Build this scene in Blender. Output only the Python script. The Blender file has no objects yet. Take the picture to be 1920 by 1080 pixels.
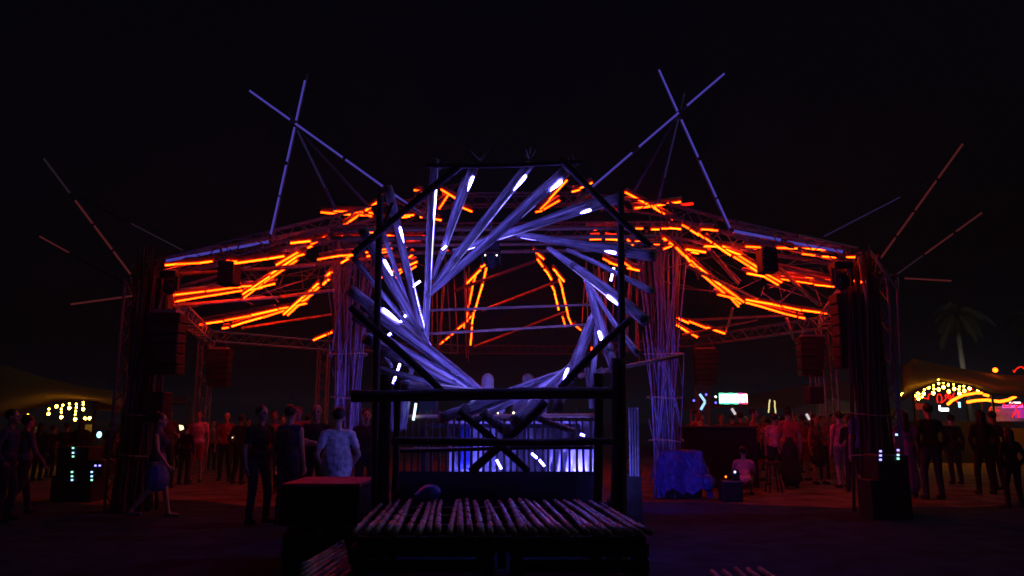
import bpy, math, random
import numpy as np
from mathutils import Vector, Matrix
R = math.radians
random.seed(7)
rnd = random.Random(11)
scene = bpy.context.scene
C = scene.collection

# ------------------------------------------------------------------ camera, sky, moon, exposure
F = 1397.0                      # focal length in photo pixels (1920 wide)
CAM = Vector((0.0, 0.0, 1.6))
PITCH = math.atan((785 - 540) / F)
cam_d = bpy.data.cameras.new('camera'); cam = bpy.data.objects.new('camera', cam_d); C.objects.link(cam)
cam.location = CAM; cam.rotation_euler = (R(90) + PITCH, 0, 0)
cam_d.sensor_width = 36; cam_d.lens = 36 * F / 1920; cam_d.clip_start = .05; cam_d.clip_end = 3000
scene.camera = cam

world = bpy.data.worlds.new('World'); scene.world = world; world.use_nodes = True
wn = world.node_tree.nodes; wl = world.node_tree.links
sky = wn.new('ShaderNodeTexSky'); sky.sky_type = 'NISHITA'; sky.sun_disc = False
sky.sun_elevation = R(-4); sky.sun_rotation = R(215); sky.air_density = 1.0; sky.dust_density = .4; sky.ozone_density = 2.0
wl.new(sky.outputs[0], wn['Background'].inputs[0]); wn['Background'].inputs[1].default_value = 0.1

sun_d = bpy.data.lights.new('moon', 'SUN'); sun_d.energy = 0.09; sun_d.angle = R(.5); sun_d.color = (.62, .72, 1)
sun = bpy.data.objects.new('moon', sun_d); C.objects.link(sun); sun.rotation_euler = (R(-12), R(40), 0); sun.location = (0, -10, 30)

scene.view_settings.view_transform = 'Standard'; scene.view_settings.look = 'None'
scene.view_settings.exposure = 0.0; scene.view_settings.gamma = 1.0
scene.render.engine = 'CYCLES'
cy = scene.cycles
cy.use_denoising = True; cy.max_bounces = 5; cy.diffuse_bounces = 3; cy.glossy_bounces = 2
cy.transmission_bounces = 3; cy.volume_bounces = 0; cy.caustics_reflective = False; cy.caustics_refractive = False
cy.sample_clamp_indirect = 3.0; cy.use_light_tree = True

# ------------------------------------------------------------------ helpers
ct, st = math.cos(PITCH), math.sin(PITCH)
def ray(u, v):
    dx, dy = (u - 960) / F, (540 - v) / F
    return Vector((dx, ct - dy * st, st + dy * ct))
def P(u, v, Y):                 # the point at distance Y down the field that shows at photo pixel (u, v)
    d = ray(u, v); return CAM + d * (Y / d.y)
def PZ(u, v, z):                # the point at height z
    d = ray(u, v); return CAM + d * ((z - CAM.z) / d.z)
def GX(u, Y): return (u - 960) / F * Y * 1.0

ORG = {}
def frame(d):
    d = d.normalized(); a = Vector((0, 0, 1)) if abs(d.z) < .95 else Vector((1, 0, 0))
    s = d.cross(a).normalized(); return d, s, s.cross(d).normalized()

class MB:
    def __init__(s): s.v = []; s.f = []; s.m = []; s.cur = 0
    def face(s, idx): s.f.append(tuple(idx)); s.m.append(s.cur)
    def rings(s, pts, rad, n=8, cap=True, seed=None, wob=0.0):
        pts = [Vector(p) for p in pts]; base = len(s.v); k = len(pts)
        rg = random.Random(seed) if seed is not None else None
        _, sx, sy = frame(pts[-1] - pts[0])
        for i, p in enumerate(pts):
            for j in range(n):
                a = 2 * math.pi * j / n
                r = rad[i] * (1 + (rg.uniform(-wob, wob) if rg else 0))
                s.v.append(p + sx * (math.cos(a) * r) + sy * (math.sin(a) * r))
        for i in range(k - 1):
            for j in range(n):
                a = base + i * n + j; b = base + i * n + (j + 1) % n
                s.face((a, b, b + n, a + n))
        if cap:
            s.face([base + j for j in range(n)][::-1]); s.face([base + (k - 1) * n + j for j in range(n)])
        return s
    def tube(s, a, b, r0, r1=None, n=8): return s.rings([a, b], [r0, r0 if r1 is None else r1], n)
    def curve(s, pts, r, n=6): 
        for a, b in zip(pts[:-1], pts[1:]): s.tube(a, b, r, r, n)
        return s
    def box(s, c, size, rz=0.0, bev=0.0):
        c = Vector(c); hx, hy, hz = size[0] / 2, size[1] / 2, size[2] / 2
        M = Matrix.Rotation(rz, 3, 'Z'); b = len(s.v)
        if bev <= 0:
            for z in (-hz, hz):
                for x, y in ((-hx, -hy), (hx, -hy), (hx, hy), (-hx, hy)): s.v.append(c + M @ Vector((x, y, z)))
            for q in ((3, 2, 1, 0), (4, 5, 6, 7), (0, 1, 5, 4), (1, 2, 6, 5), (2, 3, 7, 6), (3, 0, 4, 7)): s.face([b + i for i in q])
        else:
            e = bev
            lay = [(-hz, e), (-hz + e, 0), (hz - e, 0), (hz, e)]
            for z, i in lay:
                x0, y0 = hx - i, hy - i
                for x, y in ((-x0 + e, -y0), (x0 - e, -y0), (x0, -y0 + e), (x0, y0 - e), (x0 - e, y0), (-x0 + e, y0), (-x0, y0 - e), (-x0, -y0 + e)):
                    s.v.append(c + M @ Vector((x, y, z)))
            for l in range(3):
                for j in range(8): s.face((b + l * 8 + j, b + l * 8 + (j + 1) % 8, b + (l + 1) * 8 + (j + 1) % 8, b + (l + 1) * 8 + j))
            s.face([b + j for j in range(8)][::-1]); s.face([b + 24 + j for j in range(8)])
        return s
    def ell(s, c, r, nu=12, nv=8, jit=0.0, rg=None):
        c = Vector(c); b = len(s.v)
        def jj(): return 1 + (rg.uniform(-jit, jit) if rg else 0)
        s.v.append(c + Vector((0, 0, r[2])))
        for i in range(1, nv):
            t = math.pi * i / nv
            for j in range(nu):
                a = 2 * math.pi * j / nu; k = jj()
                s.v.append(c + Vector((r[0] * math.sin(t) * math.cos(a) * k, r[1] * math.sin(t) * math.sin(a) * k, r[2] * math.cos(t) * k)))
        s.v.append(c - Vector((0, 0, r[2]))); e = len(s.v) - 1
        for j in range(nu): s.face((b, b + 1 + j, b + 1 + (j + 1) % nu)); s.face((e, e - nu + (j + 1) % nu, e - nu + j))
        for i in range(nv - 2):
            for j in range(nu):
                o = b + 1 + i * nu; s.face((o + j, o + nu + j, o + nu + (j + 1) % nu, o + (j + 1) % nu))
        return s
    def sheet(s, grid, thick=None):
        b = len(s.v); nr, nc = len(grid), len(grid[0])
        for row in grid:
            for p in row: s.v.append(Vector(p))
        for i in range(nr - 1):
            for j in range(nc - 1): s.face((b + i * nc + j, b + i * nc + j + 1, b + (i + 1) * nc + j + 1, b + (i + 1) * nc + j))
        return s
    def mesh(s, name, mats, org=Vector()):
        me = bpy.data.meshes.new(name)
        me.from_pydata([tuple(p - org) for p in s.v], [], s.f)
        for m in mats if isinstance(mats, (list, tuple)) else [mats]: me.materials.append(m)
        if any(s.m): me.polygons.foreach_set('material_index', s.m)
        me.update(); return me
    def build(s, name, mats, parent=None, smooth=False, kind=None):
        org = ORG.get(parent.name, Vector()) if parent else Vector()
        me = s.mesh(name, mats, org)
        if smooth: me.polygons.foreach_set('use_smooth', [True] * len(me.polygons))
        o = bpy.data.objects.new(name, me); C.objects.link(o)
        if parent:
            o.parent = parent
            if parent.type == 'MESH': o.matrix_parent_inverse = parent.matrix_basis.inverted()
        ORG[o.name] = org.copy()
        if kind: o['kind'] = kind
        return o

def align(o, a, b):
    d = (Vector(b) - Vector(a)).normalized(); q = d.to_track_quat('Z', 'Y'); org = ORG[o.name]
    M_ = Matrix.Translation(Vector(a) - org) @ q.to_matrix().to_4x4(); o.data.transform(M_.inverted()); o.matrix_basis = M_
    return o
def thing(name, label, cat, loc=(0, 0, 0), group=None, rz=0):
    o = bpy.data.objects.new(name, None); C.objects.link(o); o.location = loc; o.rotation_euler[2] = rz
    o.empty_display_size = .2
    o['label'] = label; o['category'] = cat
    if group: o['group'] = group
    ORG[o.name] = Vector(loc); return o
def tag(o, label, cat, group=None):
    o['label'] = label; o['category'] = cat
    if group: o['group'] = group
    return o

# ------------------------------------------------------------------ materials
def mat(name, col, rough=.7, metal=0.0, var=.25, scale=6.0, bump=.0, stretch=(1, 1, 1), spec=.4, col2=None):
    m = bpy.data.materials.new(name); m.use_nodes = True; nt = m.node_tree; b = nt.nodes['Principled BSDF']
    b.inputs['Roughness'].default_value = rough; b.inputs['Metallic'].default_value = metal
    b.inputs['Specular IOR Level'].default_value = spec
    tc = nt.nodes.new('ShaderNodeTexCoord'); mp = nt.nodes.new('ShaderNodeMapping'); mp.inputs['Scale'].default_value = stretch
    no = nt.nodes.new('ShaderNodeTexNoise'); no.inputs['Scale'].default_value = scale; no.inputs['Detail'].default_value = 6
    rp = nt.nodes.new('ShaderNodeValToRGB')
    c2 = col2 or tuple(c * (1 - var) for c in col); c1 = tuple(min(1, c * (1 + var * .6)) for c in col)
    rp.color_ramp.elements[0].color = (*c2, 1); rp.color_ramp.elements[0].position = .3
    rp.color_ramp.elements[1].color = (*c1, 1); rp.color_ramp.elements[1].position = .7
    nt.links.new(tc.outputs['Object'], mp.inputs[0]); nt.links.new(mp.outputs[0], no.inputs['Vector']); nt.links.new(no.outputs[0], rp.inputs[0])
    oi = nt.nodes.new('ShaderNodeObjectInfo'); hs = nt.nodes.new('ShaderNodeHueSaturation')
    ma = nt.nodes.new('ShaderNodeMapRange'); ma.inputs['To Min'].default_value = .8; ma.inputs['To Max'].default_value = 1.18
    nt.links.new(oi.outputs['Random'], ma.inputs[0]); nt.links.new(ma.outputs[0], hs.inputs['Value'])
    nt.links.new(rp.outputs[0], hs.inputs['Color']); nt.links.new(hs.outputs[0], b.inputs['Base Color'])
    if bump:
        bp = nt.nodes.new('ShaderNodeBump'); bp.inputs['Strength'].default_value = bump; bp.inputs['Distance'].default_value = .03
        nt.links.new(no.outputs[0], bp.inputs['Height']); nt.links.new(bp.outputs[0], b.inputs['Normal'])
    return m
def emis(name, col, strength):
    m = bpy.data.materials.new(name); m.use_nodes = True; nt = m.node_tree; nt.nodes.clear()
    e = nt.nodes.new('ShaderNodeEmission'); o = nt.nodes.new('ShaderNodeOutputMaterial')
    e.inputs[0].default_value = (*col, 1); e.inputs[1].default_value = strength; nt.links.new(e.outputs[0], o.inputs[0])
    return m
def fabric(name, col, transl=.35, rough=.9, scale=3.0):
    m = mat(name, col, rough, var=.15, scale=scale, bump=.1); nt = m.node_tree
    b = nt.nodes['Principled BSDF']; out = nt.nodes['Material Output']
    t = nt.nodes.new('ShaderNodeBsdfTranslucent'); t.inputs[0].default_value = (*col, 1)
    mx = nt.nodes.new('ShaderNodeMixShader'); mx.inputs[0].default_value = transl
    nt.links.new(b.outputs[0], mx.inputs[1]); nt.links.new(t.outputs[0], mx.inputs[2]); nt.links.new(mx.outputs[0], out.inputs[0])
    return m

M = {}
M['path'] = mat('worn_asphalt', (.026, .048, .095), .9, var=.45, scale=2.5, bump=.5, spec=.03)
M['ground'] = mat('packed_sand', (.14, .09, .075), .95, var=.55, scale=1.6, bump=.8, spec=.05)
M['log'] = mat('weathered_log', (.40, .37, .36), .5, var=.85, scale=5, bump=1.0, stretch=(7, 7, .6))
M['shadelog'] = mat('shaded_log', (.16, .145, .14), .7, var=.75, scale=5, bump=1.0, stretch=(7, 7, .7))  # dark copy of the log wood, shade painted into the colour
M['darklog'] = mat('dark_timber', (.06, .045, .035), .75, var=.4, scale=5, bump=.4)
M['cane'] = mat('grey_cane', (.20, .25, .36), .5, var=.35, scale=7, bump=.3)
M['bamboo'] = mat('bamboo', (.52, .31, .21), .45, var=.35, scale=7, bump=.2)
M['slat'] = mat('split_bamboo', (.40, .25, .21), .26, var=.5, scale=14, bump=.15)
M['plank'] = mat('pallet_plank', (.06, .05, .045), .85, var=.4, scale=8, bump=.4)
M['steel'] = mat('truss_aluminium', (.27, .25, .25), .5, .25, var=.15, scale=20)
M['black'] = mat('black_plastic', (.015, .015, .017), .55, var=.3, scale=30)
M['blackcloth'] = mat('black_cloth', (.012, .012, .014), .95, var=.4, scale=12)
M['grille'] = mat('speaker_grille', (.03, .03, .032), .6, .3, var=.4, scale=80)
M['rope'] = mat('binding_rope', (.4, .36, .3), .9, var=.3, scale=40)
M['tarp'] = mat('blue_tarp', (.05, .07, .42), .4, var=.4, scale=9, bump=.4)
M['white'] = mat('pale_cloth', (.62, .60, .62), .9, var=.2, scale=10)
M['palecloth'] = mat('grey_cloth', (.40, .39, .42), .9, var=.5, scale=5)
M['red'] = mat('red_board', (.5, .06, .07), .7, var=.25, scale=7)
M['tent'] = fabric('tent_canvas', (.42, .32, .07), .5)
M['tentred'] = fabric('tent_canvas_rust', (.34, .12, .08), .35)
M['tentgrey'] = fabric('tent_canvas_grey', (.30, .30, .27), .3)
M['palm'] = fabric('palm_leaf', (.17, .19, .11), .5)
M['trunk'] = mat('palm_trunk', (.26, .24, .21), .9, var=.4, scale=14, bump=.5)
M['wire'] = mat('cable', (.02, .02, .02), .7)
ORANGE = emis('orange_led', (1.0, .027, .0005), 26.0)
_nt = ORANGE.node_tree; _oi = _nt.nodes.new('ShaderNodeObjectInfo'); _mr = _nt.nodes.new('ShaderNodeMapRange')   # every tube is a little brighter or dimmer
_mr.inputs['To Min'].default_value = 17.0; _mr.inputs['To Max'].default_value = 34.0
_nt.links.new(_oi.outputs['Random'], _mr.inputs[0]); _nt.links.new(_mr.outputs[0], _nt.nodes['Emission'].inputs[1])
RIM_GLOW = emis('red_rim_glow', (1.0, .010, .003), .36)  # dim red emission imitating the camera glow along the orange tubes
REDL = emis('red_led', (1.0, .012, .004), 1.8)
BLUEW = emis('violet_white_led', (.15, .125, 1.0), 55.0)
BLUES = emis('violet_strip_led', (.125, .105, 1.0), 20.0)
BLUER = emis('violet_edge_highlight', (.20, .18, .80), 1.0)  # emissive colour for the painted highlight on log edges
BLUEP = emis('dim_violet_led', (.055, .042, .32), 1.0)
BLUEQ = emis('faint_violet_led', (.012, .010, .045), 1.0)
REDP = emis('dim_red_led', (.06, .010, .011), 1.0)
GREYP = emis('faint_grey_led', (.014, .008, .014), 1.0)
WARM = emis('warm_bulb', (1.0, .55, .03), 42.0)
DESK = emis('desk_bulb', (1.0, .8, .4), 5.0)
WHITEL = emis('white_led', (.9, .95, 1.0), 4.0)
CYANL = emis('cyan_led', (.3, .75, 1.0), 3.0)
GREENL = emis('green_led', (.12, 1.0, .45), 2.2)
BLUED = emis('blue_led', (.08, .08, 1.0), 4.0)
PINKL = emis('pink_led', (1.0, .12, .6), 1.1)
YELL = emis('amber_led', (1.0, .11, .004), 8.0)

# ------------------------------------------------------------------ ground
g = MB(); n = 60; grid = []
ys = [-30 + 0 * i for i in range(0)]
ys = [-90, -10, 0] + [i * .8 for i in range(1, 46)] + [40, 50, 70, 100, 160, 300, 700]
xs = [-600, -300, -150, -60] + [i * 1.2 for i in range(-25, 26)] + [60, 150, 300, 600]
for y in ys:
    grid.append([Vector((x, y, rnd.uniform(-.018, .018) if abs(x) < 40 and 15.5 < y < 60 else 0)) for x in xs])
g.sheet(grid)
go = g.build('ground', M['ground'], smooth=True); go['kind'] = 'structure'

pg_ = MB(); pxs = [-300, -60] + [i * .6 for i in range(-45, 46)] + [60, 300]
pg_.sheet([[Vector((x, y, .006)) for x in pxs] for y in (-60, 0, 4, 8, 11)] + [[Vector((x, 14.6 + .45 * math.sin(x * .7) + .3 * math.sin(x * 1.9 + 1) + rnd.uniform(-.25, .25), .006)) for x in pxs]])
po_ = pg_.build('path', M['path']); po_['kind'] = 'structure'
# ------------------------------------------------------------------ cane / log builders
def cane(mb, a, b, r0, r1=None, n=7, node=.38, rg=rnd, bow=.0):
    a, b = Vector(a), Vector(b); L = (b - a).length; r1 = r0 * .75 if r1 is None else r1
    k = max(1, int(L / node)); pts = []; rad = []
    _, sx, sy = frame(b - a); bw = sx * rg.uniform(-1, 1) * bow * L + sy * rg.uniform(-1, 1) * bow * L
    for i in range(k + 1):
        t = i / k; c = a.lerp(b, t) + bw * math.sin(math.pi * t); r = r0 + (r1 - r0) * t
        e = .012 / L
        if 0 < i < k: pts += [a.lerp(b, t - e * 2) + bw * math.sin(math.pi * t), c, a.lerp(b, t + e * 2) + bw * math.sin(math.pi * t)]; rad += [r * .97, r * 1.16, r * .97]
        else: pts.append(c); rad.append(r)
    return mb.rings(pts, rad, n)
def log(mb, a, b, r0, r1, n=18, seed=1, seg=.09):
    a, b = Vector(a), Vector(b); L = (b - a).length; k = max(3, int(L / seg)); rg = random.Random(seed)
    _, sx, sy = frame(b - a); pts = []; rad = []
    ph = rg.uniform(0, 6); am = rg.uniform(.006, .018)
    for i in range(k + 1):
        t = i / k
        pts.append(a.lerp(b, t) + sx * math.sin(t * 5 + ph) * am + sy * math.cos(t * 4 + ph) * am)
        rad.append((r0 + (r1 - r0) * t ** .8) * (1 + rg.uniform(-.045, .045)))
    b0 = len(mb.v); mb.rings(pts, rad, n, seed=seed, wob=.015)
    rid = [rg.uniform(-.085, .085) for _ in range(n)]; kn = [(rg.uniform(.1, .9), rg.randrange(n)) for _ in range(max(2, int(L * 1.6)))]
    for i in range(k + 1):
        for j in range(n):
            q = b0 + i * n + j; f = rid[j] + rid[(j + i // 4) % n] * .5
            for kt, kj in kn:
                if abs(i / k - kt) < .6 / k and kj == j: f += .12
            mb.v[q] = mb.v[q] + (mb.v[q] - pts[i]) * f
    return mb
def ledtube(a, b, r, m, parent, caps=True, n=8, sleeve=None):  # sleeve: material of the shell that stands in for the camera glow
    a, b = Vector(a), Vector(b); mb = MB(); mb.tube(a, b, r, r, n)
    if sleeve:            # emissive red shell behind the tube, standing in for its camera glow
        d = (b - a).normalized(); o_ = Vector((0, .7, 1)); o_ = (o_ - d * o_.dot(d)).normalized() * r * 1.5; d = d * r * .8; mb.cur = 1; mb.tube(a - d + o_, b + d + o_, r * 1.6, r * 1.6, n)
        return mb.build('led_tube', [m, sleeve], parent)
    if caps:
        d = (b - a).normalized() * min(.03, (b - a).length * .06); mb.cur = 1
        mb.tube(a - d, a, r * 1.1, r * 1.1, n); mb.tube(b, b + d, r * 1.1, r * 1.1, n)
        return mb.build('led_tube', [m, M['black']], parent)
    return mb.build('led_tube', m, parent)

# ------------------------------------------------------------------ the log portal (octagon frame and iris of logs)
YF, YB = 8.6, 9.9
portal = thing('log_portal', 'octagonal log portal with spiral iris of timber logs and white-violet light tubes', 'portal', (P(940, 900, YF).x, YF, .0))
iris = [((815, 298), (797, 642), 11.5, 7.5), ((888, 310), (812, 522), 14, 7.5), ((994, 308), (806, 548), 15, 8), ((1062, 322), (800, 556), 16, 8),
        ((1165, 368), (850, 472), 15, 8), ((1228, 480), (960, 438), 15.5, 8), ((1212, 604), (1030, 464), 15.5, 8), ((1152, 694), (1094, 505), 15, 8),
        ((1045, 764), (1124, 560), 15, 8), ((963, 792), (1094, 664), 15, 8), ((826, 783), (1062, 696), 14, 8), ((752, 722), (962, 742), 13, 8),
        ((684, 634), (905, 748), 15, 8), ((656, 541), (908, 738), 17, 8), ((680, 430), (824, 684), 14, 8), ((724, 350), (800, 645), 13, 8)]
tubes_at = {0: ((825.5, 347), (822, 392), .020), 1: ((887, 327), (876, 347), .036), 2: ((988, 327), (972, 347), .036), 3: ((1058, 342), (1041, 354), .036),
            4: ((1121, 409), (1104, 413), .034), 5: ((1162, 484), (1146, 486), .034), 6: ((1143, 565), (1160, 581), .034), 7: ((1125, 630), (1131, 647), .034),
            8: ((1064, 700), (1056, 716), .034), 12: ((749, 648), (766, 658), .030), 13: ((714, 574), (737, 594), .036), 14: ((721, 480), (732, 502), .032), 15: ((751, 419), (759, 442), .034)}
PX = YF / F
for k, (o_, i_) in enumerate((((1226, 546), (1062, 468)), ((1196, 662), (1092, 520)), ((1108, 738), (1122, 560)), ((1004, 786), (1112, 622)), ((892, 790), (1082, 684)),
                              ((700, 690), (932, 746)), ((662, 592), (882, 730)), ((664, 482), (838, 706)), ((698, 386), (806, 668)))):
    a, b = P(*o_, YF + .16), P(*i_, YB - .12)
    align(log(MB(), a, b, 6.5 * PX, 4 * PX, 12, seed=300 + k).build('slim_beam', M['log'], portal, smooth=True), a, b)
ilogs = []
for i, (o_, i_, r0, r1) in enumerate(iris):
    a = P(*o_, YF - .02 + .1 * (i % 2)); b = P(*i_, YB)
    lo = align(log(MB(), a, b, r0 * PX * .70, r1 * PX * .74, seed=40 + i).build('iris_log', M['log'], portal, smooth=True), a, b); ilogs.append((lo, a, b))
    # the light strip that runs down the rear edge of each log
    c = P(950, 590, (YF + YB) / 2); dr_ = (b - a).normalized(); inward = c - a.lerp(b, .5); inward.y = 0; inward = (inward - dr_ * inward.dot(dr_)).normalized()
    def edge(t): rr = (r0 * .84 + (r1 * .95 - r0 * .84) * t ** .8) * PX; return a.lerp(b, t) + inward * rr * .42 + Vector((0, rr * 1.05, 0))
    q0, q1 = edge(.14), edge(.92)
    off = -inward * (r0 + r1) * .42 * PX + Vector((0, .07, 0))
    sa, sb = a + off + (b - a) * .1, b + off * .8 - (b - a) * .04; align(log(MB(), sa, sb, r0 * PX * .42, r1 * PX * .45, 12, seed=240 + i).build('iris_shade_log', M['shadelog'], portal, smooth=True), sa, sb)  # extra dark log beside each one, standing in for its unlit face
    ledtube(q0, q1, .011, BLUES, lo)
    for tl in (.13 + .02 * (i % 3), .70 + .05 * (i % 2)):
        rr = (r0 * .70 + (r1 * .74 - r0 * .70) * tl ** .8) * PX * 1.08; _, sx_, sy_ = frame(b - a); lm = MB()
        for w in range(4):
            cc_ = a.lerp(b, tl + .011 * w); lm.curve([cc_ + (sx_ * math.cos(q_) + sy_ * math.sin(q_)) * rr + dr_ * .006 * math.sin(q_ * 2 + w) for q_ in [k * math.pi / 6 for k in range(13)]], .0065, 4)
        lm.build('rope_lashing', M['rope'], lo)
    def rim(t): rr = (r0 * .70 + (r1 * .74 - r0 * .70) * t ** .8) * PX; return a.lerp(b, t) + inward * rr * 1.02 + Vector((0, rr * .25, 0))
    ledtube(rim(.22), rim(.80), .0055, BLUER, lo, caps=False, n=5)  # thin glowing line painting the raking highlight on the log edge
    if i in tubes_at:
        (t0, t1, r) = tubes_at[i]
        def yat(p):
            u = (Vector(p) - Vector(o_)).dot(Vector(i_) - Vector(o_)) / (Vector(i_) - Vector(o_)).length_squared
            return (YF - .02) + (YB - YF) * max(0, min(1, u)) - r0 * PX * .75
        vo_, vi_ = Vector(o_), Vector(i_); L2_ = (vi_ - vo_).length_squared
        u0, u1 = (max(.03, (Vector(t) - vo_).dot(vi_ - vo_) / L2_) for t in (t0, t1)); u1 = u0 + (u1 - u0) * 1.3
        def snap(t): rr = (r0 * .70 + (r1 * .74 - r0 * .70) * t ** .8) * PX; return a.lerp(b, t) + inward * rr * .92 - Vector((0, rr * .5, 0))
        A_, B_ = snap(u0), snap(u1); MB().rings([A_.lerp(B_, f) for f in (0, .05, .25, .55, .8, 1)], [r * k for k in (.2, .5, .6, .5, .3, .08)], 8).build('led_tube', BLUEW, lo, smooth=True)
# short tubes on the rear ring
for p0, p1 in (((773, 538), (788, 527)), ((829, 468), (837, 461)), ((896, 437), (902, 435)), ((751, 604), (761, 591)), ((752, 676), (737, 719)),
               ((1151, 502), (1145, 527)), ((797, 708), (804, 714)), ((728, 629), (733, 625)), ((931, 862), (940, 879)), ((997, 850), (1007, 859)), ((1011, 862), (1021, 874)), ((1088, 814), (1096, 817))):
    yy = YB + .1 if p0[1] > 730 else YB - .5; ledtube(P(*p0, yy), P(*p1, yy), .014, BLUEW, portal)
# front octagon of dark logs, ends overshooting
for k, (p0, p1, r) in enumerate((((800, 311), (1090, 305), 5), ((868, 303), (662, 478), 7), ((1052, 300), (1220, 462), 7), ((660, 574), (830, 738), 7.5),
                                 ((1050, 728), (1182, 597), 7.5))):
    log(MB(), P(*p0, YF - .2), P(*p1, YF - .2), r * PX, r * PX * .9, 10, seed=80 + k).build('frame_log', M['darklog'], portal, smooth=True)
for k, (p0, p1, r, dy) in enumerate((((712, 368), (705, 945), 6.5, -.08), ((1164, 360), (1164, 945), 7, -.08), ((724, 702), (722, 950), 11, -.30), ((1158, 672), (1158, 950), 12.5, -.30),
                                 ((1119, 700), (1120, 945), 8.5, -.22), ((744, 715), (742, 945), 6, -.28))):
    a = P(*p0, YF + dy); b = P(*p1, YF + dy); b.x = a.x + (b.x - a.x); b.z = 0.0
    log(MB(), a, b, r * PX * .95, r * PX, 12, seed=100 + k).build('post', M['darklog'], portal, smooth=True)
for k, (p0, p1, r, dy) in enumerate((((660, 741), (1148, 738), 10.5, -.5), ((735, 829), (1150, 827), 7, -.5), ((740, 843), (1112, 841), 3, .25), ((735, 380), (722, 420), 3, -.3))):
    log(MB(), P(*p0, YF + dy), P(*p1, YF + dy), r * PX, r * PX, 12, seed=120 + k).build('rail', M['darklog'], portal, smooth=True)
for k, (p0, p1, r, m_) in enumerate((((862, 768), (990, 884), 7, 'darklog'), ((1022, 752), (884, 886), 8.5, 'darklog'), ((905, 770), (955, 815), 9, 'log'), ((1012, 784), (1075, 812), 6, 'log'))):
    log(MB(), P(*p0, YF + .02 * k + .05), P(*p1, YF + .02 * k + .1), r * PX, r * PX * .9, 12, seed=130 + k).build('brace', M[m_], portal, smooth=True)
# rear octagon of lighter logs, and the two canes that cross the opening
for k, (p0, p1, r) in enumerate((((735, 690), (700, 640), 4), ((752, 720), (700, 790), 4.5), ((770, 690), (752, 780), 5), ((1100, 690), (1112, 765), 6), ((1130, 690), (1105, 700), 3))):
    log(MB(), P(*p0, YB + .2), P(*p1, YB + .2), r * PX, r * PX, 10, seed=150 + k).build('rear_log', M['log'], portal, smooth=True)
for p0, p1 in (((720, 585), (1115, 571)), ((770, 628), (1110, 608))):
    cane(MB(), P(*p0, YB + .35), P(*p1, YB + .35), .022, .018).build('cross_cane', M['bamboo'], portal, smooth=True)
# twig bundles lashed on the top rail
for (u, v) in ((818, 318), (905, 296), (995, 292), (1078, 312)):
    mb = MB()
    for q in range(4):
        p = P(u + rnd.uniform(-6, 6), v + rnd.uniform(-4, 6), YF - .1)
        cane(mb, p, p + Vector((rnd.uniform(-.12, .12), rnd.uniform(-.1, .1), rnd.uniform(.05, .14))), .008, .005, 5)
    mb.build('lashing_tail', M['rope'], portal)

# ------------------------------------------------------------------ bamboo deck in front
deck = thing('bamboo_deck', 'low deck with a floor of bamboo canes in front of the log portal', 'deck', (0, 7, 0))
ZD = .70
fl, fr = PZ(664, 998, ZD), PZ(1222, 1000, ZD)
dirv = Vector(((866 - 960) / F, 1, 0)); LEN = 2.35
for i in range(29):
    t = i / 28; a = fl.lerp(fr, t) + Vector((rnd.uniform(-.012, .012), rnd.uniform(-.05, .05), rnd.uniform(-.006, .006)))
    b = a + dirv * LEN + Vector((rnd.uniform(-.045, .045), rnd.uniform(-.12, .12), rnd.uniform(-.006, .006)))
    cane(MB(), a, b, rnd.uniform(.024, .034), None, 9, node=rnd.uniform(.3, .45), bow=.006).build('bamboo_slat', M['slat'], deck, smooth=True)
for k in range(4):
    t = (k + .15) / 3.5
    a = fl + dirv * LEN * t; b = fr + dirv * LEN * t
    mb = MB(); mb.box((a + b) / 2 + Vector((0, 0, -.085)), ((b - a).length - .05, .09, .09)); mb.build('joist', M['plank'], deck)
yf = fl.y + .04; xm = (fl.x + fr.x) / 2; wd = fr.x - fl.x
for zz, h in ((.555, .10), (.435, .10), (.315, .10), (.195, .10), (.075, .10)):
    for s in (-1, 1):
        MB().box((xm + s * wd * .26, yf - .012, zz), (wd * .47, .022, h), bev=.004).build('plank', M['plank'], deck)
for x in (-.47, -.05, .05, .47):
    MB().box((xm + x * wd, yf + .05, .3), (.1, .1, .6), bev=.006).build('leg', M['plank'], deck)
    MB().box((xm + x * wd - .15, yf + 2.2, .3), (.1, .1, .6), bev=.006).build('leg', M['plank'], deck)
for s in (-1, 1):
    for zz in (.5, .3, .1):
        MB().box((xm + s * wd * .49 - .08, yf + 1.12, zz), (.022, 2.05, .12), bev=.004).build('side_board', M['plank'], deck)
# black skirt at the back of the deck, below the booth fence
sk = MB(); g_ = []
a, b = P(745, 884, 9.35), P(1118, 884, 9.35)
for z in (a.z, .6, .25, .02):
    g_.append([Vector((a.x + (b.x - a.x) * i / 40, 9.35 + .02 * math.sin(i * 1.7) * (1.2 - z), z)) for i in range(41)])
so = sk.sheet(g_).build('stage_skirt', M['blackcloth'], smooth=True); tag(so, 'black cloth skirt hanging below the picket fence of the booth', 'cloth')
sm_ = so.modifiers.new('thick', 'SOLIDIFY'); sm_.thickness = .006

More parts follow.
